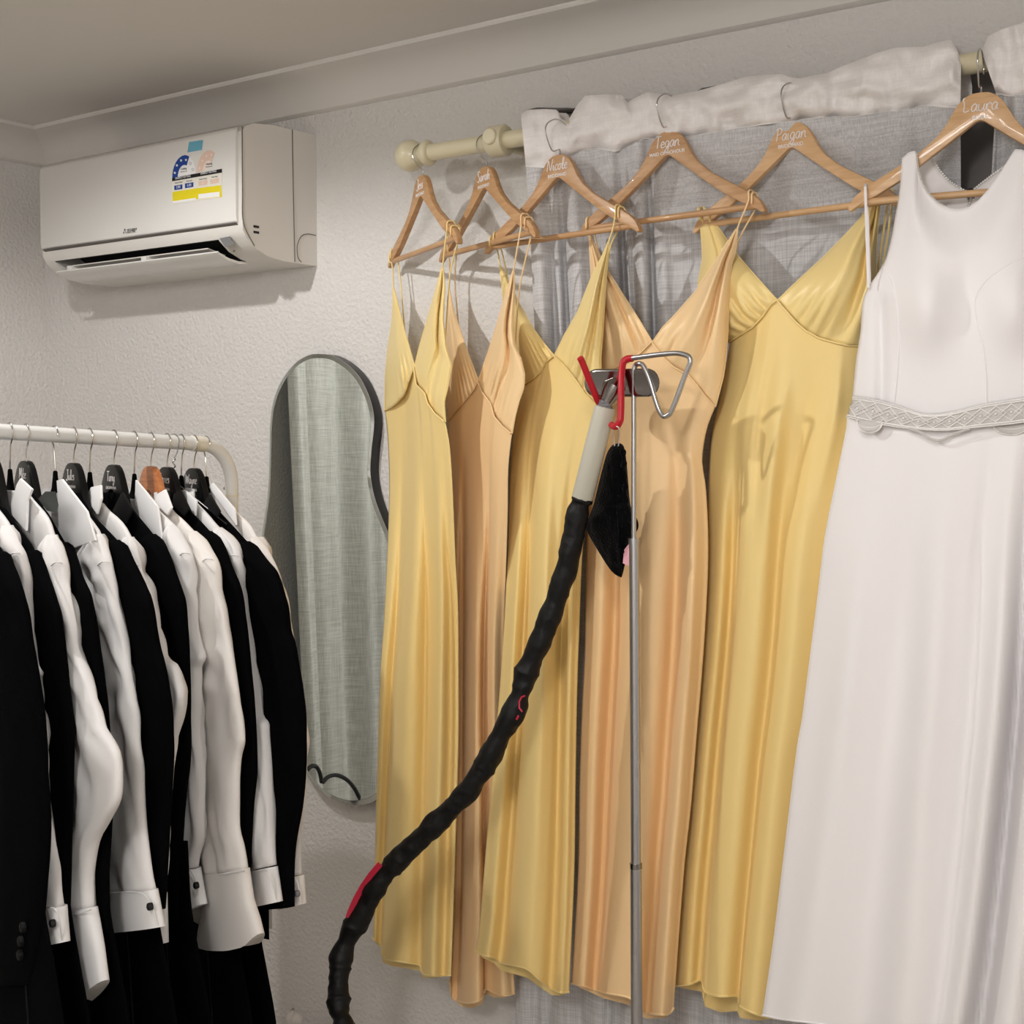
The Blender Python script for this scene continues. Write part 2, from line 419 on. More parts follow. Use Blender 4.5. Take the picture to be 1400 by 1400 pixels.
on('rating_arch', [arc(790, 690, 200, 95, 52, 182, 1.75)], M['salmon'], .0003)
on('rating_star', [star(185, 750, 28), star(225, 615, 28), star(300, 525, 28), star(390, 515, 28)], M['white'], .0006)
on('rating_star', [star(640, 665, 26), star(685, 530, 26), star(765, 440, 26), star(850, 420, 26)], M['salmonlight'], .0006)
on('empty_star', [star(470, 580, 34), star(515, 690, 34)], M['groove'], .0003)
on('empty_star', [star(470, 580, 25), star(515, 690, 25)], M['white'], .0006)
on('heading_bar', [[cp(*q) for q in [(135, 845), (1045, 675), (1047, 745), (137, 905)]]], M['black'], .0003)
on('yellow_field', [[cp(*q) for q in [(145, 1100), (560, 1035), (1030, 975), (1045, 1190), (148, 1270)]]], M['yellowprint'], .0003)
on('rating_box', [[cp(*q) for q in [(175, 985), (325, 960), (325, 1045), (178, 1065)]], [cp(*q) for q in [(370, 945), (525, 920), (525, 1005), (372, 1032)]]], M['blue'], .0003)
on('rating_box', [[cp(*q) for q in [(620, 905), (780, 878), (780, 965), (622, 988)]], [cp(*q) for q in [(832, 870), (990, 848), (990, 930), (834, 955)]]], M['salmon'], .0003)
on('white_field', [[cp(*q) for q in [(615, 1140), (1000, 1095), (1002, 1185), (617, 1225)]], [cp(*q) for q in [(150, 1270), (570, 1205), (570, 1245), (152, 1310)]]], M['white'], .0006)
def stext(name, s, x, y, size, m, lift=.0009, parent=None, skew=True):
    c = P(*cp(x, y), FO + lift); vf = text_mesh(s, size, extrude=.0001)
    return obj(name, moved(vf, c), m, parent or st, smooth=False)
stext('heading_text', 'ENERGY RATING', 335, 830, .0066, M['white'])
stext('heading_text', 'ENERGY RATING', 800, 742, .0066, M['white'])
stext('rating_text', '2.80', 250, 1010, .008, M['white']); stext('rating_text', '6.00', 448, 975, .008, M['white'])
stext('rating_text', '3.2', 700, 935, .008, M['paper']); stext('rating_text', '5.6', 912, 902, .008, M['paper'])
stext('caption_text', 'Cooling', 345, 675, .0062, M['greyprint']); stext('caption_text', 'Heating', 810, 585, .0062, M['greyprint'])
stext('caption_text', 'The more stars', 350, 725, .0034, M['greyprint']); stext('caption_text', 'The more stars', 810, 635, .0034, M['greyprint'])
stext('caption_text', 'Capacity Output', 255, 925, .0038, M['greyprint']); stext('caption_text', 'Power Input', 450, 895, .0038, M['greyprint'])
stext('caption_text', 'Capacity Output', 700, 860, .0038, M['greyprint']); stext('caption_text', 'Power Input', 912, 822, .0038, M['greyprint'])
obj('blue_tape', flat([cp(*q) for q in [(445, 190), (700, 150), (680, 330), (415, 380)]]), M['tape'], ac, smooth=False)
def mk(x, y): return (0 + x / 3.111, 150 + y / 3.111)
def dia(x, y, dx, dy, wx, wy): return [mk(x, y), mk(x + dx * .5 + wx, y + dy * .5 + wy), mk(x + dx, y + dy), mk(x + dx * .5 - wx, y + dy * .5 - wy)]
lg = obj('maker_emblem', join(flat([mk(531, 505), mk(535, 511), mk(531, 517), mk(527, 511)]), flat([mk(530, 518), mk(526, 527), mk(523, 527), mk(526, 518)]), flat([mk(532, 518), mk(539, 525), mk(536, 526), mk(535, 518)])), M['greyprint'], ac, smooth=False)
stx = obj('maker_name', join(moved(text_mesh('MITSUBISHI', .0068), P(*mk(561, 510), FO + .0004)), moved(text_mesh('ELECTRIC', .0068), P(*mk(559, 519), FO + .0004))), M['greyprint'], ac, smooth=False)

# ------------------------------------------------------------------ wavy mirror
mo = [(438, 484), (421, 486), (402, 498), (384, 522), (373, 551), (369, 584), (368, 627), (366, 675), (359, 723), (352, 775), (350, 835), (356, 900), (372, 965), (396, 1018), (414, 1048), (426, 1067), (445, 1087), (468, 1098), (489, 1101), (514, 1094),
      (534, 1070), (548, 1015), (556, 945), (558, 870), (551, 795), (540, 755), (530, 728), (513, 685), (506, 650), (507, 618), (511, 578), (507, 551), (495, 522), (478, 501), (456, 487)]
mo3 = spline([P(x, y, .032) for x, y in mo], 5, closed=True)
cen = sum(mo3, Vector()) / len(mo3)
def scaled(k, y): return [Vector((cen.x + (p.x - cen.x) * k, y, cen.z + (p.z - cen.z) * (1 - (1 - k) * .45))) for p in mo3]
def loop_solid(rings):
    n = len(rings[0]); V = [p for r in rings for p in r]; Fc = []
    for i in range(len(rings) - 1):
        for k in range(n): Fc.append((i * n + k, i * n + (k + 1) % n, (i + 1) * n + (k + 1) % n, (i + 1) * n + k))
    Fc.append(tuple(range(n - 1, -1, -1))); Fc.append(tuple((len(rings) - 1) * n + k for k in range(n))); return V, Fc
mr = thing('wavy_mirror', (cen.x, 0, cen.z), 'tall frameless wavy mirror with a black edge hung on the wall', 'mirror')
obj('mirror_edge', loop_solid([scaled(.985, -.001), scaled(1, -.006), scaled(1, -.030), scaled(.992, -.031)]), M['mirrorrim'], mr)
obj('glass', loop_solid([scaled(.955, -.0311), scaled(.955, -.0345)]), M['mirror'], mr, smooth=False)
def ringstrip(a, b):
    n = len(a); return a + b, [(k, (k + 1) % n, n + (k + 1) % n, n + k) for k in range(n)]
obj('bevelled_rim', loop_solid([scaled(1, -.0302), scaled(1, -.0316), scaled(.957, -.0344), scaled(.95, -.0312)]), M['bevel'], mr)

# pale curtain on the left wall, seen in the mirror
lc = thing('side_curtain', (.06, -1.4, 2.3), 'pale linen curtain reflected in the wavy mirror', 'curtain')
def lcf(s, tt):
    y = -.80 - 1.25 * s - .12 * (1 - s) * tt
    return Vector((.11 + .030 * math.sin(s * 46 + .9 * math.sin(s * 9)) * (.7 + .3 * tt) + .020 * math.sin(s * 21 + 1 + .5 * tt) + .010 * math.sin(s * 110 + 2 * math.sin(s * 17)), y, lerp(2.28, .12, tt)))
obj('curtain_cloth', grid(lcf, 150, 24), M['sheer'], lc, smooth='all')
obj('curtain_rail', lathe((.09, -.8, 2.29), (.09, -2.4, 2.29), [(0, .012), (1.6, .012)], 12), M['cream'], lc)
def MR(x, y, X=.26):
    m_ = P(x, y, .0345); v = m_ - CAM; v.y = -v.y
    return m_ + v * ((X - m_.x) / v.x)
hoop = thing('wire_hoop', (.26, MR(440, 1068).y, 0), 'dark wire hoops reflected at the foot of the wavy mirror', 'wire hoop')

# ------------------------------------------------------------------ curtain rod
RODO, RODZ, RODR = .12, 2.140, .0165
rx0 = P(572, 210, RODO).x
rod = thing('curtain_pole', (rx0, -RODO, RODZ), 'cream wooden curtain pole with ball finial above the dresses', 'curtain pole')
obj('pole', lathe((rx0, -RODO, RODZ), (3.25, -RODO, RODZ), [(0, RODR), (3.25 - rx0, RODR)], 28), M['cream'], rod)
fin = [(-.052, .002), (-.0505, .012), (-.045, .022), (-.036, .0285), (-.024, .0318), (-.012, .0305), (-.002, .0255), (.006, .018), (.009, .015), (.012, .015), (.014, .020), (.018, .0235), (.023, .0255), (.027, .0255), (.031, .0235), (.034, .019), (.034, .016)]
obj('finial', lathe((rx0, -RODO, RODZ), (rx0 + 1, -RODO, RODZ), fin, 32), M['cream'], rod)
bx = P(683, 195, RODO).x
for b_ in (bx, 3.1):
    br = obj('bracket', join(lathe((b_ - .02, -RODO, RODZ), (b_ + 1, -RODO, RODZ), [(0, RODR + .001), (0, .027), (.004, .030), (.034, .030), (.038, .027), (.038, RODR + .001)], 28),
              lathe((b_, -RODO + .02, RODZ), (b_, 0, RODZ), [(0, .016), (.06, .014), (.09, .02), (.1, .026)], 20)), M['cream'], rod)
    obj('bracket_plug', lathe((b_ - .001, -RODO - .026, RODZ + .004), (b_ - .001, -1, RODZ + .004), [(0, .0155), (.007, .0155), (.009, .013)], 20), M['cream'], br)

# ------------------------------------------------------------------ linen curtains
def hump(px, lst): return sum(a * gs(px, c, w) for c, w, a in lst)
def curtain(name, label, topl, seam, cloth_l, cloth_r, folds, n, group):
    T = Line(topl); B = Line(seam)
    x0 = P(topl[0][0], topl[0][1], .12).x
    c = thing(name, (P(*T(.5), .12).x, -.12, RODZ), label, 'curtain', group)
    def head(s, tt):
        a = T(s); b = B(s); q = a.lerp(b, tt)
        w = .012 * noise.noise(Vector((q.x * .03, q.y * .045, 3.1))) + .007 * noise.noise(Vector((q.x * .075, tt * 2.6, 9)))
        prof = .022 * math.sin(PI * min(1, tt * 1.02)) ** .6
        return P(q.x, q.y, max(.1405 if .1 < tt < .85 else .12, .130 + prof + w * 1.3 + .006 * math.sin(s * 40) * (1 - tt) * (.5 + noise.noise(Vector((s * 9, 0, 1))))))
    def headback(s, tt):
        a = T(s); b = B(s); q = a.lerp(b, tt)
        f = P(q.x, q.y, .128); return Vector((f.x, -.094 + .02 * math.sin(PI * tt), f.z))
    fr = grid(head, n, 22); bk = grid(headback, n, 6)
    obj('heading', join(fr, bk), M['header'], c, smooth='all')
    obj('heading_stitching', tube([head(k / 120, .992) + Vector((0, -.0012, 0)) for k in range(121)], .0011, 5), M['lace_thread'], c)
    LB = Line(cloth_l); RB = Line(cloth_r)
    bl, br_ = cloth_l[-1], cloth_r[-1]
    bot = Line([bl, br_]); f = coons(B, bot, LB, RB)
    def cloth(s, tt):
        q = f(s, tt)
        b0 = lerp(.135, .068, sm(0, .10, tt))
        xr = B(s).x
        fo = 1.9 * hump(xr, folds) * (.25 + .75 * sm(0, .2, tt)) * (1 - .75 * sm(.3, .6, tt))
        fo += .004 * noise.noise(Vector((xr * .03, tt * 3, 5))) + .0025 * math.sin(s * 60 + 3 * math.sin(s * 13))
        return P(q.x, q.y, max(.030, b0 + fo))
    obj('cloth', grid(cloth, n * 2, 60), M['curtain'], c, smooth='all')
    return c
topl = [(712, 156), (722, 150), (745, 149), (762, 150), (768, 163), (776, 166), (790, 142), (800, 131), (825, 129), (850, 130), (858, 140), (868, 134), (885, 126), (902, 128), (918, 131), (945, 126), (962, 122), (990, 114), (1020, 105), (1045, 102), (1068, 101), (1082, 106), (1093, 107), (1112, 103), (1130, 100), (1155, 89), (1180, 80), (1200, 72), (1225, 65), (1250, 64), (1262, 64), (1277, 59), (1300, 54), (1310, 70), (1314, 84)]
seam = [(719, 228), (745, 230), (766, 222), (795, 206), (822, 204), (842, 208), (860, 200), (880, 190), (915, 190), (945, 187), (1000, 177), (1040, 171), (1075, 167), (1125, 160), (1165, 160), (1200, 155), (1235, 151), (1265, 145), (1290, 147), (1313, 148)]
folds = [(730, 12, .012), (748, 5, -.010), (765, 6, -.024), (783, 11, .014), (806, 5, -.008), (824, 9, .008), (845, 6, -.026), (858, 4, -.012), (870, 9, .012), (884, 4, -.014), (900, 10, .008), (960, 40, .003), (1040, 30, -.004), (1110, 40, .004), (1190, 14, -.01), (1225, 16, .012), (1255, 10, -.015), (1285, 14, .012)]
curtain('linen_curtain', 'wide white linen curtain on the pole behind the yellow and peach dresses', topl, seam,
        [(719, 228), (726, 340), (734, 520), (720, 900), (706, 1340), (700, 1520)], [(1313, 148), (1314, 300), (1310, 700), (1300, 1100), (1290, 1520)], folds, 150, None)
topl2 = [(1342, 70), (1350, 50), (1370, 40), (1395, 32), (1420, 26), (1450, 14), (1490, 0)]
seam2 = [(1362, 128), (1380, 132), (1400, 130), (1430, 120), (1460, 112), (1492, 104)]
folds2 = [(1372, 8, -.012), (1388, 10, .012), (1420, 10, -.012), (1450, 12, .012)]
curtain('linen_curtain', 'white linen curtain at the right edge, behind the bride\'s hanger', topl2, seam2,
        [(1362, 128), (1352, 300), (1350, 700), (1345, 1100), (1340, 1520)], [(1492, 104), (1500, 700), (1500, 1520)], folds2, 60, None)

# ------------------------------------------------------------------ hangers
HW = .195
half = [(0, .0), (.012, -.001), (.022, -.006), (.031, -.015), (.039, -.028), (.049, -.047), (.063, -.066), (.088, -.088), (.122, -.109), (.152, -.127), (.172, -.140), (.186, -.153), (.194, -.167), (.195, -.174), (.190, -.1755), (.176, -.1655), (.15, -.152), (.115, -.131), (.075, -.101), (.035, -.070), (.006, -.047), (0, -.045)]
half = [(x, z * .92) for x, z in half]
def hanger_outline(): return half[:-1] + [half[-1]] + [(-x, z) for x, z in reversed(half[1:-1])]
ho = hanger_outline()
body_vf = bevel(prism(ho, lambda p: Vector((p[0], -.0062, p[1])), lambda p: Vector((p[0], .0062, p[1]))), .0028, 2)
bar_vf = tube([(-.179, 0, -.148), (.179, 0, -.148)], .0056, 12)
vh = [(0, .004), (.004, .003), (.006, -.006), (.012, -.020), (.03, -.034), (.06, -.048), (.11, -.068), (.16, -.092), (.196, -.118), (.205, -.132), (.2, -.140), (.185, -.132), (.14, -.104), (.09, -.082), (.04, -.062), (.012, -.052), (0, -.05)]
vo = vh + [(-x, z) for x, z in reversed(vh[1:-1])]
velvet_vf = bevel(prism(vo, lambda p: Vector((p[0], -.0028, p[1])), lambda p: Vector((p[0], .0028, p[1]))), .0014, 1)
vbar_vf = tube([(-.19, 0, -.135), (.19, 0, -.135)], .003, 8)

def hook_along_x(r, zc):          # goes round a pole that runs along the wall
    h = min(r, .023)
    p = [(0, 0, -.004), (0, 0, .010), (0, -r * .55, zc - r * .95), (0, -r, zc - h * .25), (0, -r * .92, zc + h * .45), (0, -r * .45, zc + h * .92), (0, 0, zc + h), (0, r * .4, zc + h * .80), (0, r * .75, zc + h * .2), (0, r * .75, zc - h * .3)]
    return tube(spline(p, 6), .00135, 8)
def hook_along_y(r, zc, side=1):
    p = [(0, 0, -.004), (0, 0, .008), (side * r * .35, 0, zc - r * 1.5), (side * r, 0, zc - r * .5), (side * r * .95, 0, zc + r * .4), (side * r * .5, 0, zc + r * .9), (0, 0, zc + r), (-side * r * .6, 0, zc + r * .8), (-side * r, 0, zc + r * .2), (-side * r * 1.02, 0, zc - r * .2)]
    return tube(spline(p, 6), .0013, 8)
PROTO = {}
def proto(key, vf, m, name):
    if key not in PROTO:
        o = obj(name, vf, m, None, local=True); COL.objects.unlink(o); PROTO[key] = o
    return PROTO[key]
def put(key, vf, m, name, parent):
    o = proto(key, vf, m, name).copy(); o.name = name; COL.objects.link(o); o.parent = parent; o.location = (0, 0, 0); LOC[o] = LOC[parent]
    return o

# single-stroke handwriting
GL = {
 'L': (.62, [[(.1, 1.0), (.0, .9), (.12, .55), (.12, .1), (.25, .0), (.5, .08)]]),
 'a': (.5, [[(.38, .45), (.2, .52), (.04, .3), (.1, .03), (.28, .06), (.4, .45), (.38, .1), (.5, .02)]]),
 'u': (.52, [[(.02, .48), (.04, .1), (.2, .0), (.36, .15), (.4, .48), (.4, .1), (.52, .02)]]),
 'r': (.4, [[(.04, .48), (.08, .0), (.1, .3), (.22, .5), (.36, .46), (.36, .36)]]),
 'P': (.6, [[(.14, .0), (.16, 1.0)], [(.02, .92), (.3, 1.02), (.55, .85), (.42, .55), (.15, .48)]]),
 'i': (.24, [[(.06, .48), (.08, .06), (.22, .02)], [(.09, .72), (.1, .75)]]),
 'g': (.5, [[(.38, .45), (.18, .52), (.04, .28), (.14, .03), (.32, .1), (.4, .46), (.38, -.2), (.24, -.42), (.06, -.3), (.2, -.12), (.5, .04)]]),
 'n': (.52, [[(.04, .48), (.06, .0), (.1, .3), (.24, .5), (.36, .4), (.38, .06), (.52, .02)]]),
 'T': (.62, [[(.3, .98), (.28, .0)], [(.0, .96), (.3, 1.0), (.6, .98)]]),
 'e': (.42, [[(.04, .24), (.3, .3), (.28, .48), (.1, .46), (.03, .2), (.16, .0), (.42, .08)]]),
 'N': (.72, [[(.04, .0), (.1, .95), (.3, .45), (.5, .02), (.56, .6), (.66, 1.02)]]),
 'c': (.4, [[(.34, .42), (.2, .5), (.04, .28), (.12, .02), (.4, .08)]]),
 'o': (.46, [[(.26, .5), (.08, .44), (.05, .12), (.22, .0), (.36, .2), (.28, .48), (.46, .44)]]),
 'l': (.3, [[(.04, .1), (.2, .6), (.18, .98), (.08, .9), (.08, .15), (.16, .0), (.3, .08)]]),
 'S': (.6, [[(.5, .9), (.3, 1.02), (.12, .8), (.3, .52), (.44, .25), (.28, .0), (.04, .12)]]),
 'h': (.5, [[(.06, .98), (.06, .0), (.12, .3), (.26, .48), (.36, .36), (.36, .06), (.5, .02)]]),
 'J': (.56, [[(.1, .98), (.5, 1.0)], [(.36, 1.0), (.36, .1), (.2, -.1), (.02, .06)]]),
 'y': (.5, [[(.04, .48), (.08, .12), (.24, .04), (.36, .46)], [(.38, .48), (.34, -.2), (.2, -.42), (.06, -.28), (.24, -.08), (.5, .05)]]),
 's': (.36, [[(.3, .42), (.16, .5), (.08, .36), (.26, .2), (.18, .0), (.02, .06)]]),
 'm': (.74, [[(.04, .48), (.06, .0), (.1, .34), (.2, .5), (.3, .38), (.32, .0), (.36, .34), (.48, .5), (.58, .38), (.6, .04), (.74, .02)]]),
 'd': (.5, [[(.36, .4), (.18, .5), (.04, .28), (.14, .02), (.34, .12), (.4, .98), (.38, .1), (.5, .02)]]),
 'k': (.46, [[(.06, .98), (.06, .0)], [(.36, .48), (.08, .24), (.38, .0)]]),
 'w': (.62, [[(.03, .48), (.1, .02), (.26, .4), (.36, .02), (.54, .5)]]),
 'D': (.66, [[(.14, .98), (.12, .0)], [(.0, .94), (.4, .95), (.6, .5), (.4, .05), (.06, .0)]]),
 'M': (.8, [[(.04, .0), (.12, .98), (.36, .25), (.62, 1.0), (.72, .0)]]),
 'W': (.9, [[(.02, 1.0), (.2, .0), (.42, .8), (.56, .0), (.84, 1.0)]]),
}
def script(s, size, y, z, r, lean=.12, x=0):
    w = sum(GL[c][0] for c in s); cx = -w / 2; parts = []
    for c in s:
        for stroke in GL[c][1]:
            pts = [((cx + a + b * lean) * size + x, y, z + (b - .4) * size) for a, b in stroke]
            parts.append(tube(spline(pts, 4) if len(pts) > 2 else pts, r, 5))
        cx += GL[c][0]
    return join(*parts)

def wood_hanger(px, py, o, phi, name, role, label, m, hook_r, role_size=.0085, shift=0):
    A = P(px, py, o)
    h = thing('clothes_hanger', A, label, 'hanger', 'wooden dress hangers on the curtain pole', -math.radians(phi))
    put('body' + m, body_vf, M[m], 'hanger_body', h)
    put('bar' + m, bar_vf, M[m], 'trouser_bar', h)
    put('hookx%.3f' % hook_r, hook_along_x(hook_r, .040), M['chrome'], 'hook', h)
    wr = obj('hand_lettering', join(script(name, .0205, -.0066, -.0195, .0010), moved(text_mesh(role, role_size, extrude=.0002, offset=.0001), (0, -.0065, -.0375))), M['ink'], h, local=True)
    return h, A
HG = [
 (578, 240, .125, 29, 'Jess', 'BRIDESMAID', 'brown wooden hanger nearest the ball finial, pale yellow dress on it', 'beech', .021),
 (665, 228, .125, 24, 'Sarah', 'BRIDESMAID', 'brown wooden hanger hooked beside the pole bracket, holding the narrow peach dress', 'beech', .021),
 (765, 212, .155, 9, 'Nicole', 'BRIDESMAID', 'wooden hanger at the curtain\'s left edge, yellow dress with thin straps on it', 'beech', .036),
 (915, 180, .145, 5, 'Tegan', 'MAID OF HONOUR', 'wooden hanger lettered maid of honour holding the wide peach dress', 'beech', .036),
 (1084, 168, .13, 6, 'Paigan', 'BRIDESMAID', 'light wooden hanger in front of the flat curtain, holding the widest yellow dress', 'beech_light', .036),
 (1341, 127, .165, -10, 'Laura', 'BRIDE', 'light wooden hanger lettered bride holding the white gown', 'beech_light', .036)]
HANG = [wood_hanger(*a) for a in HG]

# ------------------------------------------------------------------ satin dresses
def over_arm(hi, px, back):
    """a strap's loop over a hanger's arm, at the place where the arm crosses that line of sight"""
    A = HANG[hi][1]; phi = math.radians(HG[hi][3]); d = Vector((math.cos(phi), -math.sin(phi), 0)); nrm = Vector((math.sin(phi), math.cos(phi), 0))
    up_ = Line(half[:12]); best = None
    for sg in (-1, 1):
        for k in range(60):
            q = up_(.45 + .5 * k / 59); p = A + d * q.x * sg + Vector((0, 0, q.y)); v = p - CAM
            x = 700 + FPX * v.dot(Rt) / v.dot(Fv)
            if best is None or abs(x - px) < best[0]: best = (abs(x - px), p)
    p = best[1]; f = [p - nrm * .0085 + Vector((0, 0, -.016)), p - nrm * .0075 + Vector((0, 0, .0005)), p + Vector((0, 0, .0035)), p + nrm * .0075 + Vector((0, 0, .0005)), p + nrm * .0085 + Vector((0, 0, -.016))]
    return f if back else list(reversed(f))
def tri_patch(tip, inner, outer, seamc):
    """a in 0..1 from outer to inner edge, b in 0..1 from the strap tip to the under-bust seam"""
    I = Line(inner); O = Line(outer); B = Line(seamc)
    b0, b1 = B(0), B(1)
    def f(a, b):
        q = O(b).lerp(I(b), a)
        return q + (B(a) - b0.lerp(b1, a)) * b ** 2.2 + (b0 - O(1)) * (1 - a) * b ** 4 + (b1 - I(1)) * a * b ** 4
    return f

def dress(d):
    L0, R0, L1, R1 = d['o']
    seam_all = d['seamL'] + d['seamR'][1:]
    T = Line(seam_all); B = smoothline(d['hem'], 4); LE = smoothline(d['left'], 4); RE = smoothline(d['right'], 4)
    xl, xr = seam_all[0][0], seam_all[-1][0]
    base = P(*T(.5), L0); root = thing('satin_dress', (base.x, -(L0 + R0) / 2, base.z), d['label'], 'dress', 'satin bridesmaid dresses on the curtain pole')
    f = coons(T, B, LE, RE)
    n, m = 90, 64
    tip_y = min(d['tipL'][1], d['tipR'][1]); sy = T(0).y
    def tb(px): return lerp(L0, R0, max(-.1, min(1.1, (px - xl) / (xr - xl))))
    def folds(s, tt):
        v = 0
        for s0, s1, w, a in d['folds']:
            v += 1.35 * a * gs(s, lerp(s0, s1, tt), w * lerp(1.0, 1.35, tt)) * sm(-.02, .45, tt)
        v += .006 * tt ** 1.2 * math.sin(s * d['freq'] * .62 + d['ph'] + .8 * math.sin(s * 5 + d['ph']))
        v += .005 * noise.noise(Vector((s * 5, tt * 1.6, d['ph'])))
        return v * sm(0, .07, s) * sm(1, .93, s)
    def front(s, tt):
        q = f(s, tt)
        b = lerp(lerp(L0, R0, s), lerp(L1, R1, s), sm(0, .55, tt))
        bul = d.get('bulge', .03) * math.sin(PI * s) ** .7 * lerp(1, .8, tt)
        sag = sum(a * gs(s, sc, ws) * gs(tt, tc, wt) for sc, ws, tc, wt, a in d.get('dents', []))
        return q, b + bul + folds(s, tt) + sag
    bt = Line([seam_all[0], ((xl + xr) / 2, (seam_all[0][1] + seam_all[-1][1]) / 2 + 14), seam_all[-1]])
    bh = Line([(x, y + d.get('backdrop', 8) * math.sin(PI * i / (len(d['hem']) - 1))) for i, (x, y) in enumerate(d['hem'])])
    g = coons(bt, bh, LE, RE)
    def back(s, tt):
        q = g(s, tt); b = lerp(lerp(L0, R0, s), lerp(L1, R1, s), sm(0, .55, tt))
        v = b - .022 * math.sin(PI * s) ** .7 - .006 * math.sin(s * 20 + d['ph']) * tt * sm(0, .07, s) * sm(1, .93, s)
        return q, max(.02, v)
    ring = [(i / n, 0) for i in range(n + 1)] + [(1 - i / n, 1) for i in range(1, n)]
    V, Fc = [], []
    for j in range(m):
        tt = j / (m - 1)
        for s, bk in ring:
            q, o = (back if bk else front)(s, tt); V.append(P(q.x, q.y, o))
    N = len(ring)
    for j in range(m - 1):
        for i in range(N): Fc.append((j * N + i, j * N + (i + 1) % N, (j + 1) * N + (i + 1) % N, (j + 1) * N + i))
    obj('skirt', (V, Fc), M[d['m']], root, smooth='all')
    hem = [V[(m - 1) * N + i] for i in range(n + 1)]
    obj('rolled_hem', tube(hem, .0022, 6), M[d['m'] + '_in'], root)
    sv = [V[i] + Vector((0, -.0035, .0005)) for i in range(n + 1)]
    obj('bust_seam', tube(sv, .0016, 6), M[d['m'] + '_in'], root)
    # cups
    for side in 'LR':
        tip = d['tip' + side]; inner = d['in' + side]; outer = d['out' + side]
        sc = d['seamL'] if side == 'L' else list(reversed(d['seamR']))
        c = tri_patch(tip, inner, outer, sc); G = d.get('gath' + side, (.62, .30, 9)); SC = Line(sc)
        def cupf(a, b, lift=0):
            q = c(a, b); x = SC(a).x; s = (x - xl) / (xr - xl)
            tb_ = lerp(L0, R0, max(0, min(1, (q.x - xl) / (xr - xl))))
            tipo = d['tipo' + side]
            # match the skirt's own depth along the seam, rise to the strap at the tip
            qq, so = front(min(1, max(0, s)), 0)
            o = lerp(tipo, so, sm(0, 1, b) if b < 1 else 1)
            o += .026 * math.sin(PI * min(1, max(0, a))) ** .8 * math.sin(PI * min(1, b ** 1.15)) * d.get('cupbulge', 1)
            o += .0046 * sm(.62, .92, b) * (1 - sm(.955, 1.0, b)) * math.cos(2 * PI * G[2] * (a - .1 * (1 - b))) * gs(a, G[0], G[1])
            o += .005 * noise.noise(Vector((a * 2.6, b * 1.6, d['ph'] * 3 + (7 if side == 'L' else 0)))) * math.sin(PI * b)
            o += sum(am * gs(a, ac_ + k * (1 - b), w) * math.sin(PI * b) ** .7 for ac_, k, w, am in d.get('pleat' + side, []))
            return P(q.x, q.y, o + lift)
        vf = grid(cupf, 44, 34)
        cup = obj('bodice_cup', vf, M[d['m'] + '_in'], root, smooth='all')
        sol = cup.modifiers.new('cloth', 'SOLIDIFY'); sol.thickness = .0015; sol.offset = 0
        obj('cup_binding', join(tube([cupf(1, k / 30) for k in range(31)], .0016, 6), tube([cupf(0, k / 30) for k in range(31)], .0016, 6)), M[d['m'] + '_in'], root)
    for st_ in d['straps']:
        pts = [P(x, y, o) for x, y, o in st_['p']]
        if 'h' in st_:
            hx, px_, back_ = st_['h']; pts = over_arm(hx, px_, back_) + pts[st_.get('skip', 2):]
        w = st_.get('w', .0016)
        obj('strap', tube(spline(pts, 6), w, 6), M[d['m'] + '_in'], root)
    return root

D = []
D.append(dict(m='yellow', label='pale yellow satin dress at the left end, beside the mirror', o=(.045, .225, .165, .185), ph=.3, freq=24, bulge=.022, cupbulge=.7,
  tipL=(538, 394), inL=[(538.5, 394), (543, 412), (552, 448), (560, 476), (567, 502)], outL=[(537.5, 394), (537.5, 412), (536, 440), (530, 480), (527, 512), (526, 562)],
  seamL=[(526, 562), (536, 557), (543, 551), (553, 540), (560, 520), (567, 502)],
  tipR=(605, 366), inR=[(604.5, 366), (600, 382), (594, 404), (583, 442), (573, 476), (567, 502)], outR=[(605.5, 366), (608, 390), (607, 412), (606, 440), (610, 476), (617, 500), (612, 530), (607, 550), (609, 577)],
  seamR=[(567, 502), (570, 526), (582, 538), (586, 552), (596, 566), (609, 577)], tipoL=.05, tipoR=.215,
  left=[(526, 562), (530, 600), (532, 680), (526, 830), (520, 920), (516, 1040), (513, 1150), (510, 1283)],
  right=[(609, 577), (615, 610), (619, 670), (623, 770), (626, 820), (627, 890), (627, 1010), (623, 1150), (617, 1333)],
  hem=[(510, 1283), (516, 1289), (522, 1291), (523, 1308), (536, 1313), (556, 1316), (574, 1320), (579, 1332), (596, 1334), (617, 1333)],
  folds=[(.15, .10, .05, -.02), (.38, .36, .10, .012), (.62, .62, .06, -.012), (.84, .80, .06, .018), (.93, .92, .04, -.012)],
  pleatR=[(.40, .0, .12, -.018), (.75, 0, .1, .008)], gathL=(.6, .25, 6), gathR=(.4, .2, 5),
  straps=[dict(h=(0, 534, 0), skip=2, p=[(533, 343, .06), (534, 341, .035), (536, 362, .045), (538, 394, .05)]), dict(h=(0, 539, 1), skip=1, p=[(546, 352, .03), (549, 400, .035), (554, 460, .04), (560, 520, .04)]),
          dict(h=(0, 617, 0), skip=2, p=[(619, 306, .20), (615, 307, .228), (610, 322, .226), (605, 366, .216)]), dict(h=(0, 622, 1), skip=1, p=[(620, 332, .19), (616, 370, .185), (611, 430, .18), (606, 520, .16)])]))
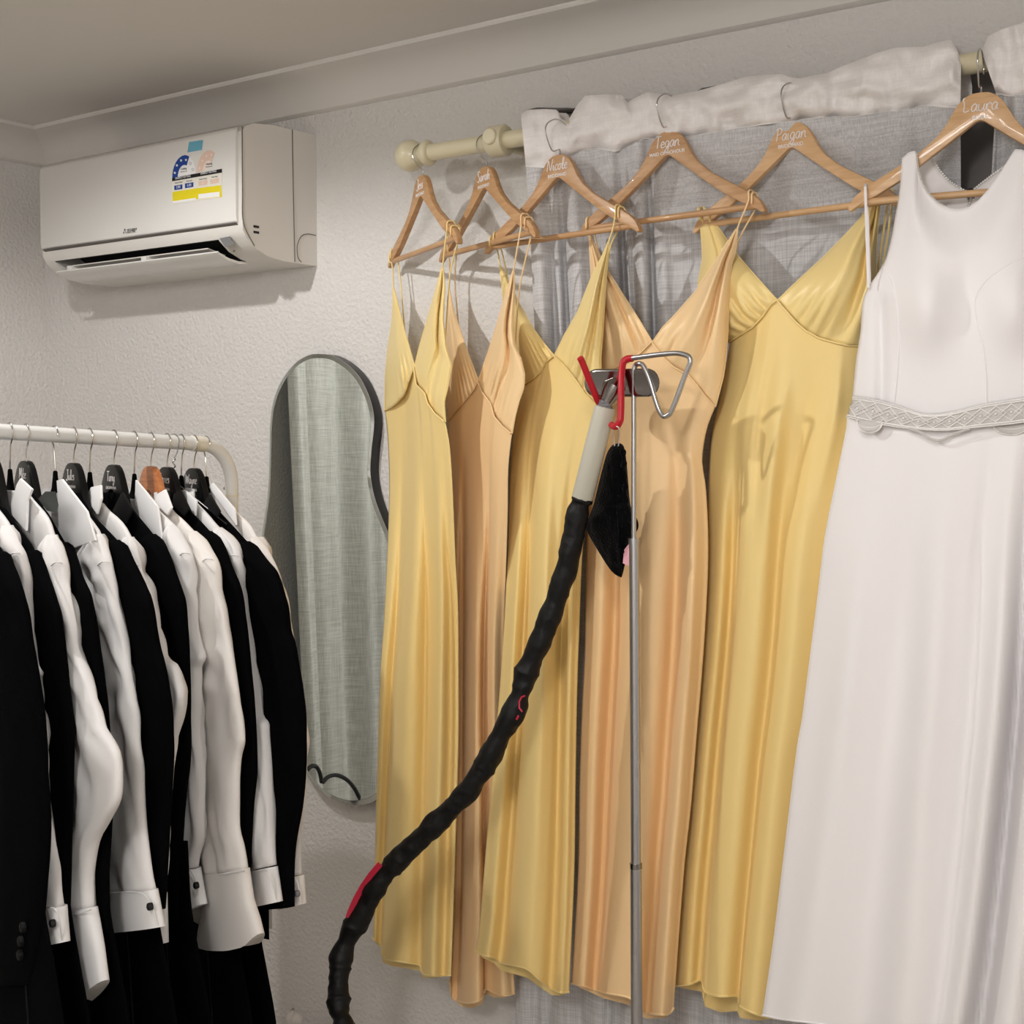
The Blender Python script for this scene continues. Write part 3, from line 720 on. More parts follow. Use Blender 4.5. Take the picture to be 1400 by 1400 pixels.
D.append(dict(m='peach', label='narrow peach satin dress, second from the mirror', o=(.05, .215, .105, .12), ph=1.7, freq=22, bulge=.02, cupbulge=.7,
  tipL=(614, 396), inL=[(614.5, 396), (620, 424), (632, 460), (640, 484), (654, 521)], outL=[(613.5, 396), (613, 420), (611, 480), (611, 530), (614, 575)],
  seamL=[(614, 575), (626, 560), (636, 549), (648, 534), (654, 521)],
  tipR=(702, 370), inR=[(701.5, 370), (694, 396), (688, 414), (679, 446), (666, 486), (654, 521)], outR=[(702.5, 370), (703.5, 390), (701, 450), (704, 474), (712, 490), (717, 512), (716, 530), (709, 550), (704, 570), (700, 593)],
  seamR=[(654, 521), (660, 536), (672, 552), (677, 570), (688, 583), (700, 593)], tipoL=.05, tipoR=.205,
  left=[(614, 575), (613, 680), (616, 800), (620, 1000), (620, 1200), (615, 1340)], right=[(700, 593), (695, 640), (694, 710), (691, 800), (688, 900), (688, 1000), (692, 1100), (698, 1250), (704, 1358)],
  hem=[(615, 1340), (618, 1362), (630, 1370), (645, 1371), (659, 1365), (664, 1352), (676, 1358), (690, 1361), (704, 1358)],
  folds=[(.25, .2, .06, -.035), (.48, .45, .12, .015), (.75, .60, .05, -.02), (.88, .85, .06, .012)],
  pleatR=[(.45, .0, .12, -.02), (.75, 0, .1, .01)], pleatL=[(.5, 0, .1, -.008)],
  straps=[dict(h=(1, 617, 0), skip=2, p=[(619, 338, .03), (617, 340, .045), (615, 365, .05), (614, 396, .05)]), dict(h=(1, 620, 1), skip=1, p=[(620, 338, .03), (622, 380, .035), (625, 424, .04), (632, 500, .05)]),
          dict(h=(1, 718, 0), skip=2, p=[(719, 294, .18), (717, 295, .217), (712, 312, .214), (702, 370, .206)]), dict(h=(1, 723, 1), skip=1, p=[(722, 318, .17), (715, 370, .17), (709, 406, .17), (704, 480, .16)])]))
D.append(dict(m='yellow', label='yellow satin dress hanging directly behind the steamer hose', o=(.10, .185, .20, .195), ph=2.9, freq=24, bulge=.03,
  tipL=(684, 364), inL=[(684.5, 364), (697, 388), (708, 412), (728, 448), (744, 470), (758, 487)], outL=[(683.5, 364), (689, 420), (703, 470), (712, 500), (718, 526)],
  seamL=[(718, 526), (733, 516), (741, 508), (747, 496), (758, 487)],
  tipR=(832, 331), inR=[(831.5, 331), (826, 345), (808, 381), (790, 427), (772, 458), (758, 487)], outR=[(832.5, 331), (829, 374), (826, 420), (824, 454), (821, 489), (822, 530), (824, 560)],
  seamR=[(758, 487), (771, 499), (783, 513), (792, 525), (801, 539), (812, 550), (824, 560)], tipoL=.09, tipoR=.19,
  left=[(718, 526), (705, 575), (698, 640), (695, 720), (692, 800), (685, 920), (673, 1060), (664, 1164), (656, 1260), (650, 1300)],
  right=[(824, 560), (812, 620), (800, 710), (795, 780), (792, 860), (789, 950), (787, 1070), (785, 1200), (778, 1356)],
  hem=[(650, 1300), (661, 1306), (675, 1309), (686, 1317), (704, 1320), (721, 1325), (735, 1337), (755, 1353), (767, 1357), (778, 1356)], backdrop=12,
  folds=[(.13, .12, .05, .014), (.3, .27, .06, -.022), (.5, .55, .10, .02), (.78, .80, .06, -.016), (.9, .92, .04, .012)],
  pleatR=[(.3, .1, .08, -.012), (.55, .1, .07, .012)], gathL=(.75, .25, 7), gathR=(.55, .3, 7),
  straps=[dict(h=(2, 674, 0), skip=2, p=[(678, 316, .11), (674, 316, .085), (679, 340, .09), (684, 364, .09)]), dict(h=(2, 679, 1), skip=1, p=[(685, 334, .08), (688, 352, .08), (694, 380, .08), (706, 450, .08)]),
          dict(h=(2, 845, 0), skip=2, p=[(848, 285, .16), (845, 286, .196), (838, 312, .194), (832, 331, .191)]), dict(h=(2, 850, 1), skip=1, p=[(843, 317, .16), (837, 330, .155), (831, 360, .15), (826, 420, .14)])]))
D.append(dict(m='peach', label='wide peach satin dress hanging behind the steamer pole', o=(.125, .175, .17, .19), ph=4.1, freq=20, bulge=.03,
  tipL=(806, 322), inL=[(806.5, 322), (819, 347), (832, 372), (851, 402), (874, 438), (892, 468)], outL=[(805.5, 322), (808, 370), (812, 430), (815, 480), (815, 522)],
  seamL=[(815, 522), (838, 505), (863, 492), (877, 483), (892, 468)],
  tipR=(1008, 313), inR=[(1007, 313), (995, 331), (977, 359), (950, 400), (920, 434), (907, 447), (892, 468)], outR=[(1008.5, 313), (1005, 345), (1000, 361), (997, 411), (995, 446), (993, 480), (989, 514), (978, 556)],
  seamR=[(892, 468), (909, 490), (922, 502), (943, 514), (954, 527), (966, 543), (978, 556)], tipoL=.125, tipoR=.165,
  left=[(815, 522), (808, 620), (802, 720), (800, 830), (799, 890), (795, 980), (792, 1070), (790, 1193), (781, 1344)],
  right=[(978, 556), (966, 588), (960, 630), (965, 665), (968, 720), (968, 780), (964, 860), (959, 930), (953, 1000), (945, 1100), (935, 1193), (921, 1378)],
  hem=[(781, 1344), (795, 1347), (825, 1357), (860, 1364), (872, 1378), (884, 1385), (912, 1387), (921, 1378)], backdrop=10,
  folds=[(.12, .1, .05, .012), (.25, .22, .05, -.03), (.5, .5, .12, .016), (.72, .75, .05, -.022), (.86, .86, .06, .022)],
  pleatL=[(.35, .1, .06, -.014), (.55, .1, .07, .01), (.75, .1, .05, -.01)], pleatR=[(.35, .2, .08, -.02), (.6, .2, .08, .014)], gathR=(.8, .2, 6), gathL=(.8, .2, 6),
  straps=[dict(h=(3, 801, 0), skip=2, p=[(804, 290, .10), (801, 291, .135), (803, 306, .13), (806, 322, .126)]), dict(h=(3, 806, 1), skip=1, p=[(809, 303, .1), (813, 322, .1), (818, 342, .095), (832, 400, .09)]),
          dict(h=(3, 1027, 0), skip=2, p=[(1030, 263, .13), (1027, 264, .172), (1012, 302, .168), (1008, 313, .166)]), dict(h=(3, 1032, 1), skip=1, p=[(1023, 295, .14), (1014, 320, .14), (1007, 342, .135), (1002, 400, .13)])]))
D.append(dict(m='yellow', label='widest yellow satin dress, next to the white gown', o=(.115, .15, .155, .17), ph=5.2, freq=17, bulge=.045,
  tipL=(965, 301), inL=[(974, 301), (984, 314), (995, 330), (1008, 349), (1034, 379), (1063, 411)], outL=[(957, 301), (960, 331), (961, 354), (955, 385), (955, 430), (975, 462), (998, 468)],
  seamL=[(998, 468), (1011, 460), (1030, 448), (1043, 434), (1055, 417), (1063, 411)],
  tipR=(1195, 277), inR=[(1190, 277), (1178, 297), (1162, 315), (1126, 352), (1091, 384), (1063, 411)], outR=[(1203, 275), (1199, 320), (1197, 354), (1199, 384), (1192, 430), (1180, 474)],
  seamR=[(1063, 411), (1075, 425), (1089, 441), (1103, 453), (1121, 463), (1142, 469), (1160, 473), (1180, 474)], tipoL=.115, tipoR=.14,
  left=[(998, 468), (985, 540), (972, 600), (967, 700), (965, 800), (959, 900), (949, 1010), (940, 1120), (930, 1230), (922, 1348)],
  right=[(1180, 474), (1176, 560), (1158, 654), (1142, 736), (1132, 811), (1124, 890), (1112, 984), (1098, 1071), (1086, 1171), (1072, 1286), (1060, 1392)],
  hem=[(922, 1348), (945, 1345), (959, 1340), (964, 1356), (985, 1362), (1008, 1362), (1012, 1376), (1036, 1387), (1060, 1392)], backdrop=22,
  folds=[(.12, .10, .05, .012), (.2, .22, .05, -.022), (.42, .45, .12, .015), (.62, .62, .06, -.02), (.78, .8, .08, .014)],
  dents=[(.22, .06, .18, .10, .018), (.40, .05, .20, .10, -.016), (.52, .06, .22, .11, .016), (.70, .05, .18, .09, -.014), (.86, .04, .12, .08, .012)],
  pleatL=[(.5, .1, .08, -.008)], pleatR=[(.25, .0, .07, -.018), (.12, 0, .06, .012), (.55, .1, .12, .01)], gathL=(.55, .4, 7), gathR=(.62, .25, 8), cupbulge=1.3,
  straps=[dict(p=[(958, 284, .10), (955, 286, .125), (957, 296, .12), (962, 303, .116)], w=.003), dict(p=[(962, 284, .1), (965, 288, .12), (969, 296, .12), (971, 303, .116)], w=.003),
          dict(p=[(1212, 258, .11), (1208, 262, .15), (1200, 270, .145), (1194, 280, .14)], w=.0035), dict(p=[(1216, 258, .11), (1212, 290, .12), (1206, 330, .12), (1198, 384, .12)], w=.002), dict(p=[(1221, 258, .11), (1217, 300, .11), (1209, 350, .11), (1200, 400, .11)], w=.002)]))
for d in D: dress(d)

# ------------------------------------------------------------------ white gown
gw = thing('wedding_dress', (2.53, -.2, 1.9), 'long white sleeveless wedding gown with a lace belt', 'dress')
GC = 1316
def mir(p, k=1.10): return (GC + (GC - p[0]) * k, p[1] - (GC - p[0]) * .07)
wl = [(1234, 216), (1231, 257), (1224, 300), (1217, 336), (1207, 364), (1188, 393), (1180, 414), (1177, 454), (1171, 493), (1166, 544)]
wtop = [(1234, 216), (1243, 208), (1253, 205), (1257, 232), (1264, 250), (1274, 264), (1288, 276), (1304, 283), (1318, 284), (1333, 280), (1346, 271), (1362, 254), (1379, 231), (1400, 200), (1410, 199), (1420, 205)]
wr_ = [mir(p) for p in wl]
wbelt = [(1166, 544), (1200, 549), (1229, 557), (1259, 567), (1281, 568), (1307, 564), (1344, 555), (1400, 546), (1440, 540), (wr_[-1][0], wr_[-1][1])]
WT, WB = Line(wtop), smoothline(wbelt, 4)
wf_ = coons(WT, WB, smoothline(wl, 4), smoothline(wr_, 4))
def wo(s, tt):
    o = .205 + .035 * math.sin(PI * max(0, min(1, s))) ** .55 * sm(0, .25, tt)
    q = wf_(s, tt)
    o += .034 * (gs(q.x, 1266, 34) + gs(q.x, 1386, 36)) * gs(q.y, 418, 58) - .005 * gs(q.x, 1322, 14) * gs(q.y, 405, 55)
    o -= .012 * gs(q.x, 1205, 8) * sm(390, 430, q.y)
    return o
def bod(s, tt):
    q = wf_(s, tt); return P(q.x, q.y, wo(s, tt))
bo = obj('bodice_front', grid(bod, 80, 60), M['crepe'], gw, smooth='all')
sm_ = bo.modifiers.new('cloth', 'SOLIDIFY'); sm_.thickness = .002; sm_.offset = 0
# back bodice, V neck
bt_ = [(1254, 221), (1262, 215), (1274, 214), (1284, 232), (1298, 248), (1312, 257), (1322, 262), (1324, 290), (1328, 262), (1340, 252), (1358, 238), (1382, 222), (1400, 208), (1412, 214)]
bl_ = [(1254, 221), (1248, 300), (1236, 350), (1200, 400), (1185, 460), (1176, 544)]; br2 = [(1412, 214), (1420, 300), (1440, 380), (1470, 460), (1475, 520)]
bf = coons(Line(bt_), Line([(1176, 544), (1475, 520)]), Line(bl_), Line(br2))
bb = obj('bodice_back', grid(lambda s, tt: P(bf(s, tt).x, bf(s, tt).y, lerp(.135, .15, tt) + .0 * s), 50, 24), M['crepe'], gw, smooth='all')
sm_ = bb.modifiers.new('cloth', 'SOLIDIFY'); sm_.thickness = .002; sm_.offset = 0
def beads(pts, r, m, name, par=gw):
    return obj(name, join(*[ball(p, r, 6) for p in pts]), M[m], par, smooth='all')
nb = [P(*Line(bt_)(k / 70), .138) for k in range(71)]
beads(nb, .0019, 'lace_thread', 'back_picot_trim')
obj('back_hooks', join(*[tube(spline([P(1322 + dx, 262 + k * 9, .139), P(1326 + dx, 258 + k * 9, .141), P(1330 + dx, 262 + k * 9, .139)], 5), .0008, 6) for k in range(2) for dx in (0, 2)]), M['black'], gw)
nf = [bod(.10 + .83 * k / 90, 0) + Vector((0, .003, .0005)) for k in range(91)]
beads(nf, .0013, 'lace_thread', 'neckline_picot_trim')
LW = smoothline(wl, 4)
beads([bod(0, .5 * k / 50) for k in range(51)], .0013, 'lace_thread', 'armhole_picot_trim')
# princess seams
def on_gown(px, py, lift=.0012):
    best = None
    s, tt = .5, .5
    for _ in range(60):
        q = wf_(s, tt); e = Vector((px, py)) - q
        qs = (wf_(s + .01, tt) - q) / .01; qt = (wf_(s, tt + .01) - q) / .01
        det = qs.x * qt.y - qs.y * qt.x
        if abs(det) < 1e-6: break
        s += .7 * (e.x * qt.y - e.y * qt.x) / det; tt += .7 * (qs.x * e.y - qs.y * e.x) / det
        s = max(0, min(1, s)); tt = max(0, min(1, tt))
    return P(px, py, wo(s, tt) + lift)
for nm, pts in (('a', [(1208, 366), (1216, 380), (1223, 400), (1227, 425), (1229, 471), (1227, 510), (1223, 550)]), ('b', [(1400, 352), (1372, 366), (1350, 382), (1338, 398), (1333, 414), (1336, 440), (1343, 468), (1348, 510), (1349, 552)])):
    obj('princess_seam', tube(spline([on_gown(x, y, .0013) for x, y in pts], 6), .0014, 6), M['crepe'], gw)
# skirt
gl = [(1158, 570), (1157, 585), (1143, 654), (1127, 736), (1118, 811), (1108, 890), (1096, 984), (1091, 1010), (1083, 1071), (1071, 1171), (1057, 1286), (1042, 1388)]
gr = [(1475, 555), (1490, 700), (1520, 900), (1550, 1100), (1580, 1300), (1600, 1420)]
gtop = [(1158, 570), (1192, 577), (1229, 583), (1270, 587), (1298, 587), (1335, 583), (1400, 576), (1440, 568), (1475, 555)]
ghem = [(1042, 1388), (1056, 1391), (1071, 1394), (1114, 1399), (1180, 1408), (1250, 1418), (1320, 1424), (1420, 1430), (1520, 1428), (1600, 1420)]
gf = coons(Line(gtop), Line(ghem), smoothline(gl, 4), smoothline(gr, 4))
GF = [(.16, .09, .05, .010), (.33, .24, .06, -.014), (.45, .34, .06, .014), (.62, .43, .03, -.012), (.72, .47, .035, .024), (.80, .525, .026, -.048), (.90, .60, .05, .028)]
def gfn(s, tt):
    b = lerp(.215, .25, tt) + .035 * math.sin(PI * s) ** .6
    v = sum(1.5 * a * gs(s, lerp(s0, s1, tt), w) * sm(-.05, .5, tt) for s0, s1, w, a in GF) + .004 * noise.noise(Vector((s * 6, tt * 3, 4)))
    return b + v * sm(0, .06, s) * sm(1, .94, s)
def gsk(s, tt):
    q = gf(s, tt); return P(q.x, q.y, gfn(s, tt))
def gbk(s, tt):
    q = gf(s, tt); return P(q.x, q.y, lerp(lerp(.17, .14, math.sin(PI * s)), .16, tt) if 0 < s < 1 else gfn(s, tt))
n = 90; V, Fc = [], []
ring = [(i / n, 0) for i in range(n + 1)] + [(1 - i / n, 1) for i in range(1, n)]; N = len(ring)
for j in range(60):
    for s, bk in ring: V.append((gbk if bk else gsk)(s, j / 59))
for j in range(59):
    for i in range(N): Fc.append((j * N + i, j * N + (i + 1) % N, (j + 1) * N + (i + 1) % N, (j + 1) * N + i))
obj('skirt', (V, Fc), M['crepe'], gw, smooth='all')
obj('hem_edge', tube([gsk(k / 90, 1) for k in range(91)], .0016, 6), M['crepe'], gw)
# lace belt
bt1 = smoothline(wbelt[:-1] + [(1477, 536)], 4)
bt2 = smoothline([(1158, 569), (1192, 577), (1229, 583), (1270, 587), (1298, 587), (1335, 583), (1400, 576), (1440, 568), (1478, 560)], 4)
def belt(s, tt, lift=0):
    q = bt1(s).lerp(bt2(s), tt); o = .222 + .040 * math.sin(PI * max(0.001, min(.999, s))) ** .5
    return P(q.x, q.y, o + lift)
be = obj('lace_belt', grid(lambda s, tt: belt(s, tt), 90, 6), M['lace_net'], gw, smooth='all')
sm_ = be.modifiers.new('cloth', 'SOLIDIFY'); sm_.thickness = .003; sm_.offset = -1
ND = 15; tr = []; dots = []
for k in range(ND):
    s0 = (k + .0) / ND; s1 = (k + 1) / ND; mid = (s0 + s1) / 2; ov = .012
    tr.append(tube([belt(s0 - ov if s0 > ov else s0, .5, .0012), belt(mid, .12, .0014), belt(min(1, s1 + ov), .5, .0012), belt(mid, .88, .0014)], .0011, 5, closed=True))
    tr.append(tube([belt(lerp(s0, mid, .38), .5, .0012), belt(mid, .32, .0014), belt(lerp(s1, mid, .38), .5, .0012), belt(mid, .68, .0014)], .0007, 5, closed=True))
    dots.append(ball(belt(mid, .5, .0015), .0020, 6))
for tt in (.06, .94): tr.append(tube([belt(k / 100, tt, .001) for k in range(101)], .0012, 5))
obj('lace_diamonds', join(*tr), M['lace_thread'], be)
obj('lace_dots', join(*dots), M['lace_thread'], be)
obj('lace_picots', join(*[ball(belt(k / 130, tt, .0005), .0014, 6) for k in range(131) for tt in (-.03, 1.03)]), M['lace_thread'], be)
for cx, cy, w, h in ((1189, 578, 17, 14), (1382, 579, 24, 16)):
    def scl(s, tt):
        a = PI * s; x = cx - w * math.cos(a) * (1 - .0 * tt); y0 = Line([(p.x, p.y) for p in bt2.p]).at_y(0) if False else cy - 3
        y = y0 + (h + 2) * math.sin(a) ** .8 * tt
        return P(x, y, .247 + .004 * tt)
    sc = obj('lace_scallop', grid(scl, 22, 6), M['lace_net'], gw, smooth='all')
    md = sc.modifiers.new('cloth', 'SOLIDIFY'); md.thickness = .0015
    obj('scallop_edge', join(*[ball(scl(k / 26, 1), .0016, 6) for k in range(27)] + [tube([scl(k / 20, .6) + Vector((0, -.001, 0)) for k in range(21)], .0008, 5)]), M['lace_thread'], sc)
obj('belt_shadow_line', tube(spline([P(x, y, .262) for x, y in [(1242, 586), (1258, 591), (1270, 599), (1280, 602), (1290, 601), (1303, 594), (1326, 586)]], 6), .0022, 6), M['lace_net'], gw)  # thin grey tube standing in for the shadow line below the belt
obj('hanger_loop', join(grid(lambda s, tt: P(1181 + 3.6 * s + 4.5 * tt, 255 + 138 * tt, .222 + .006 * tt), 2, 12), grid(lambda s, tt: P(1183 + 3.6 * s + 4.5 * tt, 256 + 132 * tt, .180 + .02 * tt), 2, 12), grid(lambda s, tt: P(lerp(1181, 1183, tt) + 3.6 * s, 255 - 4 * math.sin(PI * tt), lerp(.222, .180, tt)), 2, 6)), M['ribbon'], gw)

# ------------------------------------------------------------------ clothes rail on the left
RA = P(275, 607, .57)
RB_ = P(0, 590, .98)
rdir = (RB_ - RA).normalized()
def rail_at(o): return RA + (RB_ - RA) * ((o - .57) / .41)
def far_o(o): return .57 + (o - .40) * .9
PO_ = min((abs(P(317, 680, k / 500).x - RA.x), k / 500) for k in range(50, 300))[1]
BR = .57 - PO_
PR = .0125
rk = thing('clothes_rack', (RA.x, -1.1, 0), 'white tubular clothes rack holding the jackets and shirts', 'clothes rack')
far = rail_at(1.85)
bend = []
for k in range(9):
    a = k / 8 * PI / 2; bend.append(rail_at(.57) + Vector((0, BR * math.sin(a), -BR * (1 - math.cos(a)))))
post_top = bend[-1]
obj('rail', tube([far, rail_at(1.2), rail_at(.8), rail_at(.58)], PR, 18), M['rackwhite'], rk)
obj('rail_cap', tube([rail_at(.592), rail_at(.57), rail_at(.563)], .0142, 18), M['rackcap'], rk)
obj('end_post', tube(bend + [Vector((RA.x, post_top.y, 1.0)), Vector((RA.x, post_top.y, .03))], PR, 18), M['rackwhite'], rk)
obj('post_bolt', lathe(Vector((RA.x - .0118, post_top.y - .006, post_top.z - .01)), Vector((RA.x - .03, post_top.y - .02, post_top.z - .01)), [(0, .003), (.002, .003)], 10), M['acgrey'], rk)
obj('post_joint', tube([Vector((RA.x, post_top.y, post_top.z - .022)), Vector((RA.x, post_top.y, post_top.z - .026))], PR + .0006, 18), M['rackcap'], rk)
obj('near_post', tube([far, far + Vector((0, 0, -.5)), Vector((far.x, far.y, .03))], PR, 18), M['rackwhite'], rk)
for yy in (post_top.y, far.y):
    obj('foot_bar', tube([(RA.x - .25, yy, .0125), (RA.x + .25, yy, .0125)], PR, 14), M['rackwhite'], rk)

def solve_o(px_list): pass
G = []
# kind, o, neck centre px, neck y, right outline, cuff quad (TL, TR, BR, BL), options
G.append(dict(k='J', o=.945, cx=-60, R=[(-50, 690), (-25, 722), (0, 750), (9, 767), (20, 788), (28, 808), (37, 850), (46, 905), (52, 938), (58, 980), (60, 1010), (62, 1060), (66, 1115), (62, 1200), (55, 1290), (45, 1345)], w=74, sh=(20, 788), W='jacket', lab='black jacket cut by the left edge of the photo', buttons=[(31, 1268), (28, 1287), (27, 1306)]))
G.append(dict(k='S', o=.905, cx=-36, R=[(-22, 678), (-8, 688), (0, 700), (9, 711), (19, 732), (28, 752), (31, 767), (36, 810), (46, 900), (55, 920), (51, 935), (60, 1000), (66, 1100), (70, 1135), (75, 1170), (79, 1192), (82, 1240)], cuff=[(60, 1238), (82, 1240), (88, 1288), (51, 1294)], w=38, sh=(28, 752), W='shirt', lab='white shirt whose slim buttoned cuff shows beside the left-edge jacket', btn=(69, 1263)))
G.append(dict(k='J', o=.872, cx=-18, R=[(1, 690), (10, 699), (22, 719), (42, 745), (51, 763), (60, 786), (70, 808), (79, 837), (84, 867), (88, 897), (92, 935), (96, 972), (98, 1010), (97, 1057), (95, 1143), (92, 1246)], w=70, sh=(60, 786), W='jacket', lab='black jacket second from the left edge'))
G.append(dict(k='S', o=.838, cx=8, R=[(37, 672), (46, 684), (63, 703), (69, 714), (75, 735), (81, 750), (87, 772), (91, 795), (96, 815), (103, 852), (104, 881), (108, 896), (120, 927), (130, 957), (141, 990), (147, 1003), (160, 1028), (164, 1057), (162, 1095), (147, 1123), (132, 1150), (125, 1183), (123, 1210), (125, 1240)],
     Lx=[(60, 780), (78, 830), (88, 900), (95, 1000), (97, 1086), (93, 1200), (90, 1250)], cuff=[(90, 1250), (126, 1240), (144, 1340), (75, 1343)], cuffL=[(90, 1250), (83, 1290), (75, 1343)], cuffR=[(126, 1240), (131, 1262), (137, 1292), (144, 1340)], cuffb=[(75, 1343), (94, 1366), (109, 1373), (122, 1362), (144, 1340)], sh=(85, 765), W='shirt', lab='white shirt with a wide open cuff hanging lowest on the rack',
     collar=[(27, 654), (43, 669), (37, 684), (35, 726), (12, 700), (22, 663)], ring=1))
G.append(dict(k='J', o=.805, cx=24, R=[(45, 675), (66, 704), (79, 728), (93, 751), (105, 775), (112, 793), (121, 812), (125, 830), (130, 860), (134, 890), (138, 915), (142, 950), (146, 1000), (150, 1060), (150, 1123), (146, 1200), (148, 1275)], w=66, sh=(105, 775), W='jacket', lab='black jacket between the low open cuff shirt and the big collar shirt', lining=[(52, 682), (62, 672), (76, 672), (80, 690), (78, 702), (64, 698)]))
G.append(dict(k='S', o=.745, cx=72, R=[(110, 690), (124, 709), (135, 724), (142, 742), (150, 766), (154, 787), (158, 812), (165, 845), (172, 890), (178, 920), (183, 950), (187, 975), (190, 1012), (194, 1057), (197, 1123), (200, 1154), (206, 1190), (211, 1216)],
     Lx=[(108, 770), (124, 830), (131, 880), (138, 950), (144, 1010), (148, 1090), (146, 1140), (140, 1190), (140, 1219)], cuff=[(140, 1219), (211, 1216), (221, 1267), (144, 1275)], sh=(149, 764), W='shirt', lab='white shirt with the large white collar wing standing out', btn=(202.5, 1240),
     collar=[(77, 657), (84, 655), (118, 699), (130, 739), (94, 751), (81, 732), (79, 684)], ring=1))
G.append(dict(k='J', o=.705, cx=87, R=[(108, 674), (126, 705), (135, 714), (157, 736), (169, 750), (180, 769), (189, 787), (196, 802), (205, 822), (211, 856), (216, 885), (222, 905), (227, 931), (231, 956), (234, 997), (235, 1030), (233, 1071), (229, 1143), (223, 1243)], w=68, sh=(182, 772), W='jacket', lab='black jacket right behind the large collar wing'))
G.append(dict(k='S', o=.67, cx=113, R=[(141, 688), (150, 699), (165, 711), (174, 724), (183, 742), (189, 762), (192, 774), (198, 795), (204, 813), (213, 846), (221, 879), (227, 900), (239, 909), (244, 930), (248, 948), (244, 981), (239, 1010), (236, 1035), (231, 1071), (226, 1143), (221, 1222)], cuff=[(197, 1222), (221, 1222), (223, 1290), (198, 1290)], w=30, sh=(190, 768), W='shirt', lab='white shirt mostly hidden between two black jackets in the middle of the rack',
     collar=[(117, 681), (124, 666), (137, 663), (138, 682), (132, 703)], ring=1))
G.append(dict(k='J', o=.615, cx=145, R=[(166, 675), (184, 701), (200, 720), (212, 735), (221, 745), (227, 756), (233, 769), (239, 787), (245, 805), (251, 825), (254, 857), (256, 890), (257, 940), (258, 1000), (257, 1043), (252, 1086), (248, 1143), (246, 1190), (246, 1262)], w=66, sh=(230, 764), W='jacket', lab='black jacket before the paired white shirts, right of the rack\'s middle', collar=[(153, 699), (166, 673), (180, 696), (172, 716)]))
G.append(dict(k='S', o=.568, cx=178, R=[(205, 684), (216, 697), (230, 710), (237, 714), (243, 723), (252, 741), (262, 758), (264, 775), (265, 810), (266, 840), (271, 880), (276, 900), (270, 915), (271, 956), (270, 997), (272, 1020), (276, 1057), (277, 1100), (277, 1143), (271, 1168), (268, 1186)], Lx=[(225, 760), (243, 800), (252, 860), (255, 950), (256, 1010), (254, 1060), (248, 1110), (245, 1150), (242, 1183)], cuff=[(242, 1183), (268, 1188), (278, 1236), (238, 1250)], sh=(258, 752), W='shirt', lab='white shirt with a pointed collar in front of the brown hanger', btn=(266, 1211),
     collar=[(185, 656), (200, 674), (215, 693), (222, 747), (210, 732), (183, 702)], ring=1))
G.append(dict(k='S', o=.528, cx=204, R=[(230, 690), (240, 702), (252, 712), (264, 725), (279, 741), (288, 756), (296, 772), (299, 795), (301, 815), (305, 833), (310, 866), (317, 899), (323, 931), (328, 964), (331, 990), (333, 1014), (327, 1037), (326, 1080), (326, 1129), (332, 1158), (336, 1188)], Lx=[(262, 775), (266, 830), (269, 900), (269, 1000), (274, 1060), (277, 1120), (279, 1196)], cuff=[(279, 1196), (337, 1187), (350, 1240), (280, 1243)], cuffL=[(279, 1196), (281, 1243), (274, 1270), (272, 1293)], cuffR=[(337, 1187), (343, 1229), (352, 1256), (357, 1276)], cuffb=[(272, 1293), (297, 1297), (323, 1297), (345, 1292), (357, 1276)], sh=(290, 760), W='shirt_cream', lab='white shirt on the brown hanger with a long unbuttoned cuff',
     collar=[(210, 686), (215, 675), (225, 669), (234, 694), (228, 704)], ring=1))
G.append(dict(k='J', o=.488, cx=226, R=[(248, 680), (260, 699), (272, 711), (284, 724), (294, 735), (303, 748), (311, 765), (318, 783), (326, 800), (331, 825), (336, 866), (341, 915), (346, 964), (349, 1010), (349, 1057), (346, 1086), (342, 1143), (340, 1240)], w=66, sh=(308, 760), W='jacket', lab='black jacket right of the brown hanger shirt', collar=[(235, 690), (237, 676), (246, 670), (258, 696), (251, 706)]))
G.append(dict(k='S', o=.453, cx=248, R=[(262, 680), (271, 690), (284, 703), (296, 718), (311, 733), (320, 744), (326, 757), (329, 772), (330, 800), (333, 828), (337, 855), (343, 885), (348, 915), (353, 948), (356, 979), (363, 988), (364, 1000), (365, 1020), (369, 1086), (371, 1143), (374, 1183)], Lx=[(300, 760), (318, 820), (332, 900), (345, 980), (349, 1057), (346, 1120), (344, 1170), (343, 1191)], cuff=[(343, 1191), (374, 1185), (381, 1233), (348, 1240)], sh=(325, 755), W='shirt', lab='white shirt with a neat closed cuff beside the right-end jacket', btn=(341, 1206),
     collar=[(247, 670), (252, 670), (268, 685), (266, 706)]))
G.append(dict(k='J', o=.42, cx=262, R=[(286, 682), (302, 702), (314, 715), (327, 729), (338, 741), (350, 753), (362, 766), (374, 778), (381, 793), (387, 812), (392, 830), (395, 862), (402, 882), (407, 915), (412, 940), (415, 970), (416, 1010), (416, 1057), (411, 1106), (404, 1143), (400, 1180), (400, 1240)], Lx=[(320, 760), (328, 800), (334, 850), (340, 900), (346, 960), (352, 1050), (352, 1150), (352, 1243)], sh=(368, 774), W='jacket', lab='black jacket with the full sleeve in view at the rack\'s right end', collar=[(277, 690), (281, 682), (286, 676), (300, 699), (296, 707)]))
